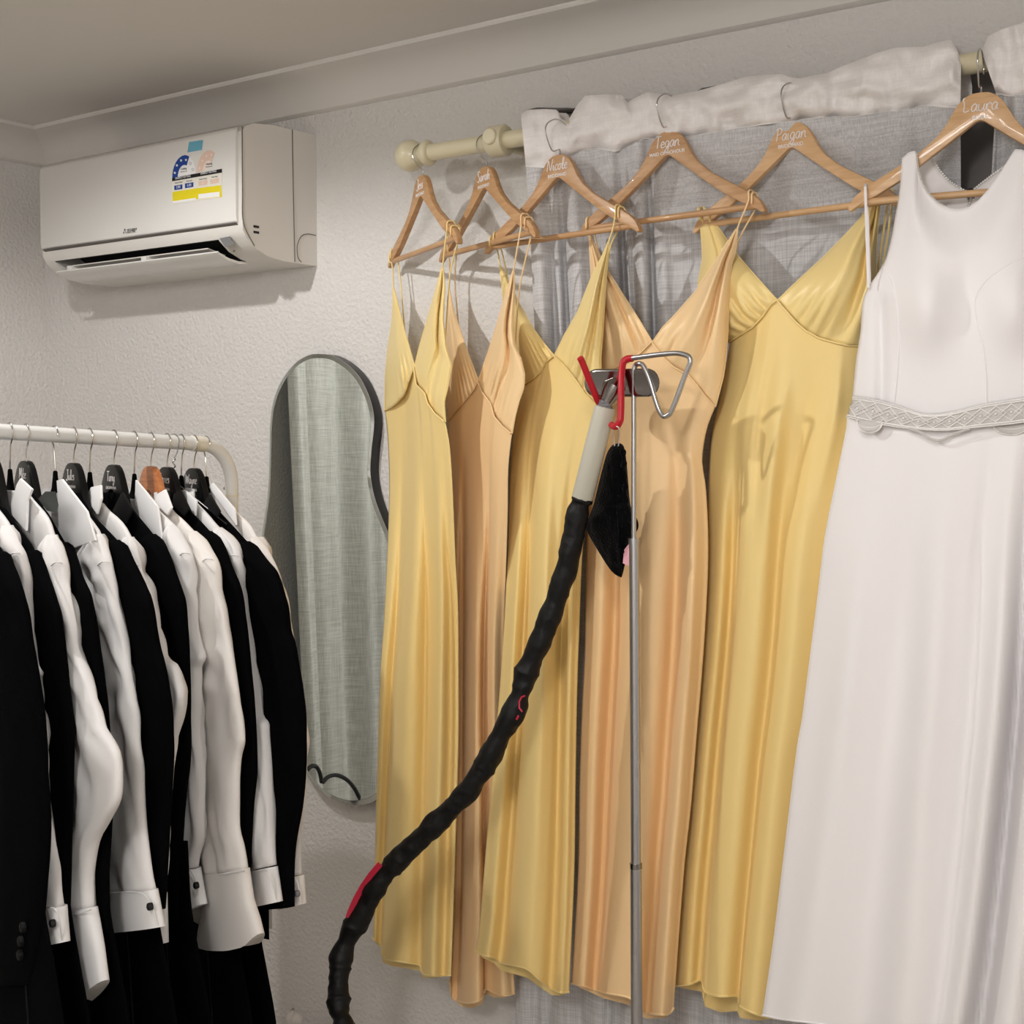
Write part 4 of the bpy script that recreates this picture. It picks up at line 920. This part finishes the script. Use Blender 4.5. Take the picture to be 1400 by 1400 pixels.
G.append(dict(k='S', o=.388, cx=280, R=[(300, 675), (321, 699), (335, 710), (344, 720), (350, 732), (356, 741), (366, 756), (375, 775), (383, 797), (390, 825), (400, 880), (410, 940), (418, 1000), (420, 1016), (417, 1037), (416, 1060), (414, 1106), (410, 1154), (410, 1196)], cuff=[(384, 1200), (410, 1197), (413, 1236), (386, 1243)], w=36, sh=(372, 768), W='shirt_cream', lab='white shirt at the far right end, nearest the mirror', btn=(404, 1222), btnm='acgrey',
     collar=[(285, 666), (290, 660), (320, 696), (322, 718)]))

for g in G: g['o'] = far_o(g['o'])
def squash_loft(lf, rf, Q, depth, m, n=20, rows=40, wob=0, seed=0, bottomdepth=None, crease=0):
    """closed soft tube between two picture-traced edges lying in the garment's own plane"""
    V, Fc = [], []
    for j in range(rows):
        t = j / (rows - 1); a, b = lf(t), rf(t)
        A = Q(a.x, a.y); B = Q(b.x, b.y); NN = Q.n
        dp_ = lerp(depth, bottomdepth if bottomdepth is not None else depth, t) * min(1, .25 + (B - A).length / .05)
        for k in range(n):
            an = 2 * PI * k / n; u = .5 - .5 * math.cos(an); q = A.lerp(B, u)
            side = -math.sin(an)
            e = dp_ * (abs(side) ** .75) * (1 if side > 0 else -1)
            f = wob * noise.noise(Vector((u * 4 + seed * 3.1, t * 5, seed))) + wob * .6 * math.sin(u * 9 + t * 6 + seed)
            if crease:
                c1 = noise.noise(Vector((u * 3.2 + t * 4 + seed, t * 9 - u * 2, seed * 1.7))); c2 = noise.noise(Vector((u * 5 - t * 6, t * 5 + seed, 3 + seed)))
                f += crease * ((1 - abs(c1) * 3) * .6 * (gs(t, .12, .12) + .5 * gs(t, .45, .14) + .35) + c2 * .8)
            V.append(q + NN * (e - f * abs(side)))
    for j in range(rows - 1):
        for k in range(n): Fc.append((j * n + k, j * n + (k + 1) % n, (j + 1) * n + (k + 1) % n, (j + 1) * n + k))
    Fc.append(tuple(range(n))); Fc.append(tuple((rows - 1) * n + k for k in reversed(range(n))))
    return V, Fc

GPHI = math.radians(16)
class Plane:
    """upright plane through a garment's hook, turned a little towards the room"""
    def __init__(s, px, o):
        b = P(px, 660, o); s.B = Vector((b.x, -o, 0)); s.d = Vector((math.cos(GPHI), -math.sin(GPHI), 0)); s.n = Vector((math.sin(GPHI), math.cos(GPHI), 0))
    def __call__(s, x, y, off=0):
        r = Fv + Rt * ((x - 700) / FPX) - Up * ((y - 700) / FPX)
        return CAM + r * ((-off - (CAM - s.B).dot(s.n)) / r.dot(s.n))
    def mirror(s, p, k=1): return p - s.d * ((1 + k) * (p - s.B).dot(s.d))
    def lat(s, u, z, w=0): return s.B + s.d * u + s.n * w + Vector((0, 0, z))
for gi, g in enumerate(G):
    o = g['o']; R = Line(g['R']); Q = Plane(g['cx'], o); xm = Q.B.x; g['Q'] = Q
    shirt = g['k'] == 'S'
    root = thing('shirt' if shirt else 'suit_jacket', (xm, -o, P(g['cx'], 668, o).z), g['lab'], 'shirt' if shirt else 'jacket', 'white shirts on the clothes rack' if shirt else 'black jackets on the clothes rack')
    cloth = M[g['W']]
    shx, shy = g['sh']
    # torso
    ny = g['R'][0][1]; yb = 1285 if not shirt else 1270
    def tr_edge(t):
        y = lerp(ny, yb, t ** 1.5)
        lim = shx - 6 + (y - shy) * .012
        x = min(R.at_y(y), lim) if y < 1000 else lim
        return x, y
    def rf(t): return Vector(tr_edge(t))
    def torso(n=22, rows=40):
        V, Fc = [], []
        for j in range(rows):
            x, y = tr_edge(j / (rows - 1)); Rw = Q(x, y); hw = max(.02, (Rw - Q.B).dot(Q.d))
            dep = lerp(.006, .0125, sm(0, .25, j / (rows - 1)))
            for k in range(n):
                an = 2 * PI * k / n; s_ = math.sin(an)
                V.append(Q.lat(-hw * math.cos(an), Rw.z, dep * abs(s_) ** .7 * (1 if s_ > 0 else -1)))
        for j in range(rows - 1):
            for k in range(n): Fc.append((j * n + k, j * n + (k + 1) % n, (j + 1) * n + (k + 1) % n, (j + 1) * n + k))
        Fc.append(tuple(range(n))); Fc.append(tuple((rows - 1) * n + k for k in reversed(range(n)))); return V, Fc
    obj('body', torso(), cloth, root, smooth='all')
    # right sleeve
    ys = shy - 34
    ss = [(R.at_y(ys), ys)] + [p for p in g['R'] if p[1] > ys]
    if 'Lx' in g:
        ll = [(ss[0][0] - 1.5, ys)] + g['Lx']
    else:
        w = g['w']; ll = []
        yl = ss[-1][1]
        for k in range(14):
            y = lerp(ys, yl, k / 13); x = Line(ss).at_y(y); ll.append((x - 1.5 - w * (1 - math.exp(-(y - ys) / 30)), y))
    slf, srf = smoothline(ll, 3), smoothline(ss, 3)
    SOF = .004
    def QS(x, y, off=0): return Q(x, y, off + SOF)
    QS.n = Q.n
    vf = squash_loft(slf, srf, QS, .017 if not shirt else .0145, cloth, 36, 90, .0035 if shirt else .0015, gi * 1.37, .015, .0095 if shirt else .003)
    sl = obj('sleeve', vf, cloth, root, smooth='all')
    lv = [Q.mirror(p, .62) for p in vf[0]]
    obj('sleeve', (lv, [tuple(reversed(q)) for q in vf[1]]), cloth, root, smooth='all')
    # armhole seam
    a_, b_ = slf(.10), srf(.10)
    if shirt:
        y1 = shy + 4; xr_ = R.at_y(y1)
        obj('shoulder_seam', tube(spline([QS(xr_ - 17, y1 + 5, .0135), QS(xr_ - 10, y1, .0155), QS(xr_ - 1, y1 + 1, .006)], 5), .0012, 6), M['shirt_collar'], root)
    if 'cuff' in g:
        TL, TR, BR, BL = g['cuff']
        cb = g.get('cuffb', [BL, BR]); CB = Line(cb)
        f = coons(Line([TL, TR]), CB, Line(g.get('cuffL', [TL, cb[0]])), Line(g.get('cuffR', [TR, cb[-1]])))
        nn, rows = 36, 14; V, Fc = [], []
        for j in range(rows):
            t = j / (rows - 1)
            for k in range(nn):
                an = 2 * PI * k / nn; u = .5 - .5 * math.cos(an); q = f(u, t); sd = -math.sin(an)
                V.append(QS(q.x, q.y) + Q.n * (.0175 * abs(sd) ** .7 * (1 if sd > 0 else -1)))
        for j in range(rows - 1):
            for k in range(nn): Fc.append((j * nn + k, j * nn + (k + 1) % nn, (j + 1) * nn + (k + 1) % nn, (j + 1) * nn + k))
        Fc.append(tuple(range(nn))); Fc.append(tuple((rows - 1) * nn + k for k in reversed(range(nn))))
        cu = obj('cuff', (V, Fc), M['shirt_cream'] if g['W'] == 'shirt_cream' else M['shirt_collar'], root)
        cu.data.set_sharp_from_angle(angle=math.radians(75))
        edge = [V[k] + Vector((0, -.0006, 0)) for k in range(nn // 2, nn)]
        # curved, stitched edge of the turned-back cuff
        ed = [f(.03, .06), f(.35, .04), f(.68, .06), f(.84, .22), f(.9, .5), f(.93, .96)] if 'btn' in g else [f(.03, .03), f(.5, .03), f(.97, .03)]
        obj('cuff_edge', tube(spline([QS(q.x, q.y, .0165 * (1 - abs(2 * (q.x - TL[0]) / max(1, TR[0] - TL[0]) - 1) ** 2.5 * .5) + .001) for q in ed], 6), .0012, 6), M['shirt_collar'], cu)
        if 'btn' in g:
            bp_ = QS(g['btn'][0], g['btn'][1], .0175)
            obj('cuff_button', lathe(bp_ + Q.n * .006, bp_ - Q.n, [(0, .0052), (.004, .0058), (.0065, .005), (.0075, .003)], 14), M[g.get('btnm', 'black')], cu)
    if 'buttons' in g:
        for bx_, by_ in g['buttons']:
            bp_ = QS(bx_, by_, .017); obj('sleeve_button', lathe(bp_ + Q.n * .003, bp_ - Q.n, [(0, .0068), (.004, .0072), (.006, .006), (.0065, .004)], 16), M['satin_black'], root)
    # collar wings
    if 'collar' in g:
        cl = g['collar']; m_ = M['shirt_collar'] if shirt else M['satin_black']
        zz = [Q(x, y) for x, y in cl]; z0 = max(p.z for p in zz); z1 = min(p.z for p in zz)
        fr = [Q(x, y, .010 + .011 * ((z0 - Q(x, y).z) / (z0 - z1 + 1e-6))) for x, y in cl]
        bk = [p + Q.n * .004 for p in fr]
        n_ = len(cl)
        leaf = bevel((fr + bk, [tuple(range(n_)), tuple(range(2 * n_ - 1, n_ - 1, -1))] + [(i, i + n_, (i + 1) % n_ + n_, (i + 1) % n_) for i in range(n_)]), .0012, 2)
        mleaf = [Q.mirror(p) for p in leaf[0]], [tuple(reversed(q)) for q in leaf[1]]
        parts = [leaf, mleaf]
        zt = P(g['cx'], 664, o).z
        def band(s, t):
            an = PI * (s * 1.5 - .25); return Q.lat(.052 * math.cos(an), zt - .020 + .004 * math.sin(an) + .012 * (1 - t) - .024 * t, .010 * math.sin(an))
        parts.append(grid(band, 24, 5))
        obj('collar' if shirt else 'lapel', join(*parts), m_, root)
    if 'lining' in g:
        ln = g['lining']; obj('lining', prism(ln, lambda p: Q(p[0], p[1], .012), lambda p: Q(p[0], p[1], .008)), M['lining'], root)

# hangers on the rack
def sqx(x, k): return x if abs(x) < .05 else math.copysign(.05 + (abs(x) - .05) * k, x)
def steep(vf, kx, kz, zc): return [Vector((sqx(p.x, kx), p.y, p.z if p.z > zc else zc + (p.z - zc) * kz)) for p in map(Vector, vf[0])], vf[1]
rk_body, rk_bar = steep(body_vf, .52, 1.16, -.05), tube([(-.125, 0, -.158), (.125, 0, -.158)], .005, 10)
rk_vel, rk_vbar = steep(velvet_vf, .52, 1.5, -.012), tube([(-.125, 0, -.180), (.125, 0, -.180)], .003, 8)
def rack_hanger(kind, o, px, label, name=None, role=None, sd=1):
    r_ = rail_at(o); drop = .044 if kind != 'velvet' else .062
    xs = P(px, 640, o).x
    A = Vector((r_.x + max(-.012, min(.012, xs - r_.x)), -o, r_.z - drop)); A = Vector((r_.x + .0015, A.y, A.z))
    h = thing('clothes_hanger', A, label, 'hanger', 'hangers on the clothes rack', -GPHI)
    if kind == 'velvet':
        put('velvet', rk_vel, M['velvet'], 'hanger_body', h); put('vbar', rk_vbar, M['velvet'], 'trouser_bar', h)
    else:
        put('rack' + kind, rk_body, M[kind], 'hanger_body', h); put('rackbar' + kind, rk_bar, M[kind], 'trouser_bar', h)
    key = 'hooky%.3f%d' % (drop, sd)
    put(key, hook_along_y(.0145, drop, sd), M['chrome'], 'hook', h)
    if name:
        obj('hand_lettering', join(script(name, .017, -.0064, -.022, .0007), moved(text_mesh(role, .007, extrude=.0002), (0, -.0063, -.040))), M['ink'], h, local=True)
    return h
gi = {k: g['o'] for k, g in zip(['A', 'As', 'B', 'Bs', 'C', 'Cs', 'D', 'Ds', 'E', 'Es', 'Fs', 'G', 'Gs', 'H', 'Hs'], G)}
RH = [('velvet', 'A', -60, 'black flocked hanger inside the jacket cut by the left edge', None, 1), ('velvet', 'As', -36, 'black flocked hanger inside the slim-cuff shirt at the left edge', None, 1),
      ('blackwood', 'B', -18, 'black hanger inside the second jacket from the left edge', None, 1),
      ('velvet', 'Bs', 8, 'black flocked hanger leftmost on the visible rail', None, 1), ('blackwood', 'C', 24, 'black lacquered hanger with white lettering, leftmost of the lettered ones', 'Mike', 1),
      ('velvet', 'Cs', 72, 'black flocked hanger inside the shirt with the large collar wing', None, -1), ('blackwood', 'D', 87, 'black lacquered lettered hanger behind the large collar wing', 'Jules', 1),
      ('velvet', 'Ds', 113, 'black flocked hanger just left of the middle of the rail', None, 1), ('blackwood', 'E', 145, 'black lettered hanger at the middle of the rail, fully readable', 'Tony', 1),
      ('velvet', 'Es', 178, 'black flocked hanger just left of the brown wooden hanger', None, 1), ('copper', 'Fs', 204, 'polished brown wooden hanger among the black ones', None, 1),
      ('blackwood', 'G', 226, 'black lettered hanger just right of the brown wooden hanger', 'James', 1), ('velvet', 'Gs', 248, 'black flocked hanger left of the last lettered hanger', None, 1),
      ('blackwood', 'H', 262, 'black lettered hanger nearest the rack\'s bent right end', 'Wayne', 1), ('velvet', 'Hs', 280, 'black flocked hanger at the very right end of the rail', None, -1)]
for kind, key, px, lab, nm, sd in RH: rack_hanger(kind, gi[key], px, lab, nm, 'GROOMSMAN', sd)
# a spare wire hanger with a twisted neck
wo_ = far_o(.470); r_ = rail_at(wo_)
wh = thing('wire_hanger', r_, 'thin bare wire hanger with a twisted neck', 'hanger')
tw = [r_ + Vector((.0022 * math.cos(k * 1.1), .0022 * math.sin(k * 1.1), -.028 - .0022 * k)) for k in range(20)]
hk = [r_ + Vector((-.0142, 0, -.006)), r_ + Vector((-.0142, 0, .004)), r_ + Vector((-.009, 0, .0118)), r_ + Vector((0, 0, .0145)), r_ + Vector((.009, 0, .0118)), r_ + Vector((.0145, 0, .002)), r_ + Vector((.010, 0, -.016)), r_ + Vector((.001, 0, -.028))]
obj('hook', tube(spline(hk, 6), .001, 6), M['chrome'], wh)
obj('twisted_neck', tube(spline(tw, 3), .0012, 6), M['chrome'], wh)
obj('wire_frame', tube([tw[-1], r_ + Vector((.19, 0, -.17)), r_ + Vector((.185, 0, -.178)), r_ + Vector((-.185, 0, -.178)), r_ + Vector((-.19, 0, -.17))], .001, 6, closed=True), M['chrome'], wh)

# black trousers under the jackets
TRX = [(0, 'A', -20, 60), (1, 'B', 20, 96), (2, 'C', 60, 150), (3, 'D', 110, 215), (4, 'E', 170, 262), (5, 'G', 225, 318), (6, 'H', 262, 350)]
tlab = ['black trousers below the jacket cut by the left edge', 'black trousers below the second jacket from the left', 'black trousers below the wide open cuff', 'black trousers left of the long unbuttoned cuff', 'black trousers under the long unbuttoned cuff', 'black trousers under the neat closed cuff', 'rightmost black trousers, against the pale wall']
for i, key, xa, xb in TRX:
    o = gi[key]
    right = smoothline([(xb - 6, 1150), (xb, 1240), (xb + 14, 1320), (xb + 28, 1400), (xb + 36, 1500)], 4); left = smoothline([(xa, 1150), (xa - 4, 1300), (xa - 8, 1500)], 4)
    PT = next(g for g in G if g['o'] == o)['Q']
    vf = squash_loft(left, right, PT, .008, None, 20, 26, .002, i * 2.2)
    tr_ = thing('trousers', PT((xa + xb) / 2, 1150), tlab[i], 'trousers', 'black trousers on the clothes rack')
    obj('trouser_legs', vf, M['jacket'], tr_, smooth='all')
    obj('pressed_crease', tube([PT(lerp(xa, xb, .55) + k * 2, 1180 + k * 30, .009) for k in range(10)], .0011, 5), M['satin_black'], tr_)

# white plastic bag standing on the floor, its gathered top in view
bc = P(402, 1384, .14)
def bagf(u, t):
    a = 2 * PI * u; H_ = bc.z
    r = lerp(.012, .022, sm(0, .05, t)) * (1 - .45 * gs(t, .09, .03)) + .085 * sm(.08, .5, t)
    r *= 1 + .30 * noise.noise(Vector((math.cos(a) * 2.2, math.sin(a) * 2.2, t * 14)))
    return Vector((bc.x + r * math.cos(a), min(-.004, bc.y + r * math.sin(a) * .8), H_ * (1 - t) + .012 * noise.noise(Vector((math.cos(a) * 2, math.sin(a) * 2, 7))) * (1 - t)))
bv, bfc = grid(bagf, 32, 40, True); bfc += [tuple(range(32)), tuple(39 * 32 + k for k in range(32))]
bg = obj('plastic_bag', (bv, bfc), M['bag'], None, smooth='all'); tag(bg, 'white plastic bag on the floor, its gathered top showing at the bottom edge', 'bag')

# ------------------------------------------------------------------ steamer
SO = .30
sp = P(869, 1420, SO)
stn = thing('steamer_stand', (sp.x, -SO, 0), 'slim silver telescopic steamer pole with a triangular hanging loop', 'steamer stand')
def S3(x, y, o=SO): return P(x, y, o)
pole_x = S3(866, 740).x
obj('lower_pole', tube([S3(869.5, 1183), S3(870.5, 1400), (sp.x, -SO, .02)], .0098, 18), M['alu'], stn)
obj('middle_pole', tube([S3(867, 742), S3(869.5, 1185)], .0086, 18), M['alu'], stn)
obj('pole_collar', tube([S3(866.8, 736), S3(866.9, 744)], .0093, 18), M['alu'], stn)
obj('pole_collar', tube([S3(869.4, 1180), S3(869.5, 1187)], .0104, 18), M['steel'], stn)
loop = [(866.5, 738), (866.6, 620), (866.6, 520), (867, 505), (870, 498.5), (875, 497.5), (880, 501), (888, 519), (896, 546), (901, 560), (905, 567), (909, 569.5), (914, 567), (918, 562), (927, 540), (936, 515), (942, 501), (944, 494), (942, 488), (936, 485), (924, 483), (904, 484.5), (884, 487), (863, 490)]
obj('hanging_loop', tube(spline([S3(x, y, SO + (.0 if i < 5 else .004)) for i, (x, y) in enumerate(loop)], 5), .0043, 12), M['alu'], stn)
obj('red_hook', tube(spline([S3(865, 490, SO + .003), S3(857, 491, SO + .004), S3(851.5, 498, SO + .008), S3(849.5, 524, SO + .02), S3(848.7, 566, SO + .03), S3(847, 577, SO + .032), S3(842, 583, SO + .03), S3(836, 581, SO + .022)], 6), .0058, 12), M['red'], stn)
obj('red_hook', tube(spline([S3(851, 503, SO + .008), S3(840, 540, SO - .012), S3(825, 553, SO - .01), S3(818, 549, SO + .012), S3(806, 520, SO + .035), S3(796, 495, SO + .05), S3(793, 489.5, SO + .055)], 6), .0056, 12), M['red'], stn)
obj('base', lathe((sp.x, -SO, 0), (sp.x, -SO, 1), [(0, .12), (.02, .12), (.04, .1), (.05, .03)], 32), M['handle'], stn)
# steam hose with handle and head
hs = thing('steamer_hose', P(811, 620, SO + .01), 'black sleeved steam hose with beige handle and chrome steam head', 'steamer hose')
ha, hb = P(827.5, 556, SO + .012), P(795.5, 684, SO + .018)
L_ = (hb - ha).length
obj('handle', lathe(ha, hb, [(0, .012), (.001, .0168), (.004, .0178), (L_ * .5, .0183), (L_ - .004, .0182), (L_ - .001, .0172), (L_, .012)], 28), M['handle'], hs)
dv = (ha - hb).normalized()
obj('braided_collar', lathe(ha - dv * .004, ha + dv, [(0, .0125), (.002, .0128), (.01, .0122), (.014, .0128)], 22), M['braid'], hs)
hd = thing
def hdp(x, y): return (x, y)
hp = []
for cx_, a0 in ((886, -90), (815, 90)):
    for k in range(11):
        a = math.radians(a0 + 18 * k); hp.append((cx_ + 16 * math.cos(a), 523.5 + 19.5 * math.sin(a) - (cx_ - 850) * .01))
head_vf = bevel(prism(hp, lambda p: P(p[0], p[1], SO + .004), lambda p: P(p[0], p[1], SO - .03)), .005, 3)
head_vf = (head_vf[0], head_vf[1])
nk = lathe(ha + dv * .006, P(845, 522, SO - .002), [(0, .0125), (.008, .0145), (.018, .019), (.03, .021), (.042, .012)], 24)
obj('steam_head', join(head_vf, nk), M['steel'], hs)
hpth = [(796, 680), (790, 700), (783, 735), (773, 780), (762, 815), (752, 842), (738, 877), (724, 912), (715, 940), (705, 968), (690, 995), (676, 1022), (658, 1052), (637, 1083), (608, 1114), (578, 1144), (553, 1168), (530, 1192), (508, 1224), (490, 1258), (474, 1288), (466, 1310), (463, 1335), (462, 1358), (464, 1380), (469, 1400), (476, 1440), (472, 1520)]
def so_at(i): return SO + .018 + .22 * (i / len(hpth)) ** 1.5
hp3 = spline([P(x, y, so_at(i)) for i, (x, y) in enumerate(hpth)], 16)
NH = len(hp3)
bumps = [(.02, -.004), (.09, .001), (.16, -.002), (.22, .001), (.27, .0025), (.31, -.0035), (.345, .002), (.385, -.003), (.42, .003), (.475, .002), (.505, -.003), (.53, .004), (.6, .003), (.63, -.003), (.66, .002), (.71, .003), (.74, -.003), (.78, .003), (.83, -.003), (.87, .003), (.91, -.004), (.95, .003)]
def hr(t): return .0182 + sum(a * .8 * gs(t, c, .012) for c, a in bumps) + sum(.0020 * gs(t, c, .005) * (1 if t < c else .4) for c in (.012, .27, .44, .505, .62, .715, .80, .87, .94))
V, Fc = tube(hp3, hr, 28)
V2 = []
for i, p in enumerate(V):
    c = hp3[i // 28]; d_ = p - c
    w_ = 1 + .20 * noise.noise(p * 24) + .07 * (1 - 2.5 * abs(noise.noise(p * 45)))
    V2.append(c + d_ * w_)
obj('hose_sleeve', (V2, Fc), M['hose'], hs, smooth='all')
# red side label and red print on the sleeve
def side_strip(px, width, lift=.0012):
    pts = [P(x, y, o) for x, y, o in px]; V, Fc = [], []
    for i, p in enumerate(pts):
        d_ = (pts[min(i + 1, len(pts) - 1)] - pts[max(i - 1, 0)]).normalized(); v_ = (p - CAM).normalized(); sdv = d_.cross(v_).normalized()
        V += [p - sdv * width, p + sdv * width, p + sdv * width - v_ * -.003, p - sdv * width - v_ * -.003]
    for i in range(len(pts) - 1):
        for k in range(4): Fc.append((i * 4 + k, i * 4 + (k + 1) % 4, (i + 1) * 4 + (k + 1) % 4, (i + 1) * 4 + k))
    Fc += [(0, 1, 2, 3), tuple(len(V) - 4 + k for k in (3, 2, 1, 0))]
    return V, Fc
def so_at(i): return SO + .018 + .22 * (i / len(hpth)) ** 1.5
lb = [(520, 1181, so_at(17) + .0195), (507, 1196, so_at(17.4) + .0195), (496, 1212, so_at(17.8) + .0195), (487, 1228, so_at(18.2) + .0195), (479, 1246, so_at(18.8) + .0195), (476, 1255, so_at(19.1) + .0195)]
obj('red_label', side_strip(lb, .0052), M['redprint'], hs)
obj('red_print', join(side_strip([(718, 951, so_at(8.5) + .0165), (713, 953, so_at(8.5) + .018), (710, 959, so_at(8.6) + .0185), (710, 968, so_at(8.9) + .0185), (714, 973, so_at(9) + .018)], .0014), side_strip([(709, 978, so_at(9.2) + .018), (706, 984, so_at(9.4) + .018)], .0016)), M['redprint'], hs)
# black pouch hanging from the red hook
PO = .272
po = [(836, 610), (843, 606.5), (850, 607), (854, 614), (857, 635), (859, 660), (861, 684), (864, 697), (872, 712), (872, 724), (862, 738), (856, 765), (851, 786), (848, 789), (836, 781), (820, 757), (801, 722), (806, 705), (812, 688), (820, 655), (829, 622)]
pc = Vector((0, 0)); pp = [Vector((p.x, p.y)) for p in spline([(x, y, 0) for x, y in po], 4, closed=True)]
pc = Vector((842, 690)); V, Fc = [], []; n_ = len(pp); RN = 9
for sgn in (1, -1):
    for r in range(RN):
        k = r / (RN - 1)
        for i, p in enumerate(pp):
            q = p.lerp(pc, k); dpt = .021 * math.sqrt(max(0, 1 - (1 - k) ** 2)) * (1 + .35 * noise.noise(Vector((q.x * .06, q.y * .12, 2 * sgn)))) + .003 * math.sin(q.y * .42) * gs(q.x, 853, 9) * k * (1 - k) * 4
            V.append(P(q.x, q.y, PO + sgn * dpt))
for h_ in (0, 1):
    for r in range(RN - 1):
        for i in range(n_):
            a = h_ * RN * n_ + r * n_; Fc.append((a + i, a + (i + 1) % n_, a + n_ + (i + 1) % n_, a + n_ + i))
for i in range(n_): Fc.append((i, (i + 1) % n_, RN * n_ + (i + 1) % n_, RN * n_ + i))
pch = thing('steamer_mitt', P(845, 600, PO), 'black gathered fabric mitt hanging from the red hook', 'mitt')
obj('pouch', (V, Fc), M['fleece'], pch, smooth='all')
obj('hanging_cord', tube(spline([P(845, 612, PO), P(847, 598, PO + .02), P(846.5, 586, SO + .03), P(842, 583, SO + .035), P(838, 588, SO + .02), P(839, 600, PO + .01), P(841, 612, PO)], 6), .0012, 6), M['ribbon'], pch)
obj('care_label', prism([(853, 752), (861, 742), (861, 775), (851.5, 770)], lambda p: P(p[0], p[1], PO + .012), lambda p: P(p[0], p[1], PO + .0105)), M['pink'], pch)
obj('elastic_gather', tube(spline([P(x, y, PO + .012 + .003 * math.sin(i * 2.2)) for i, (x, y) in enumerate([(851, 615), (853, 630), (852, 645), (855, 660), (854, 675), (857, 690), (859, 705), (866, 715)])], 5), lambda t: .0045 + .0016 * math.sin(t * 42), 8), M['fleece'], pch)

# dark wire hoops on a small stand, seen only in the mirror
h1_ = [MR(*q) for q in [(419, 1070), (419, 1056), (425, 1048), (432, 1048), (437, 1056), (440, 1070)]]
h2_ = [MR(*q) for q in [(441, 1070), (449, 1062), (461, 1060), (474, 1066), (484, 1077), (491, 1090)]]
for hh in (h1_, h2_): obj('hoop', tube(spline(hh, 8), .0065, 10), M['black'], hoop)
lo = min(p.z for p in h1_ + h2_) - .02
obj('hoop_stand', join(tube([h1_[0], Vector((.26, h1_[0].y, lo)), Vector((.26, h2_[-1].y, lo)), h2_[-1]], .005, 8), tube([Vector((.26, h1_[-1].y, lo)), Vector((.26, h1_[-1].y, .0))], .008, 8), lathe(Vector((.26, h1_[-1].y, 0)), Vector((.26, h1_[-1].y, 1)), [(0, .09), (.012, .09), (.018, .02)], 20)), M['black'], hoop)

# ------------------------------------------------------------------ light
def spot(name, loc, power, size=.03, cone=150, blend=.35, col=(1, .95, .89), aim=(0, 0, -1)):
    l = bpy.data.lights.new(name, 'SPOT'); l.energy = power; l.shadow_soft_size = size; l.spot_size = math.radians(cone); l.spot_blend = blend; l.color = col
    o = bpy.data.objects.new(name, l); COL.objects.link(o); o.location = loc
    o.rotation_euler = Vector(aim).to_track_quat('-Z', 'Y').to_euler(); return o
def lamp(name, loc, power, size, col=(1, .98, .957)):
    l = bpy.data.lights.new(name, 'POINT'); l.energy = power; l.shadow_soft_size = size; l.color = col
    o = bpy.data.objects.new(name, l); COL.objects.link(o); o.location = loc; return o
WH = (1, .98, .957)
spot('ceiling_downlight', (1.14, -1.12, 2.345), 28, .02, 168, .3, WH)
spot('ceiling_downlight', (2.75, -1.75, 2.34), 20, .06, 168, .3, WH)
lamp('fill_light', (2.9, -2.9, 2.15), 49, .17)  # added soft fill behind the camera, lifts the ceiling and dark areas
w = bpy.data.worlds.new('night'); S.world = w; w.use_nodes = True
w.node_tree.nodes['Background'].inputs['Color'].default_value = (.01, .012, .016, 1); w.node_tree.nodes['Background'].inputs['Strength'].default_value = 1

S.view_settings.view_transform = 'Standard'; S.view_settings.look = 'None'; S.view_settings.gamma = 1; S.view_settings.use_curve_mapping = False
S.view_settings.exposure = 0.0
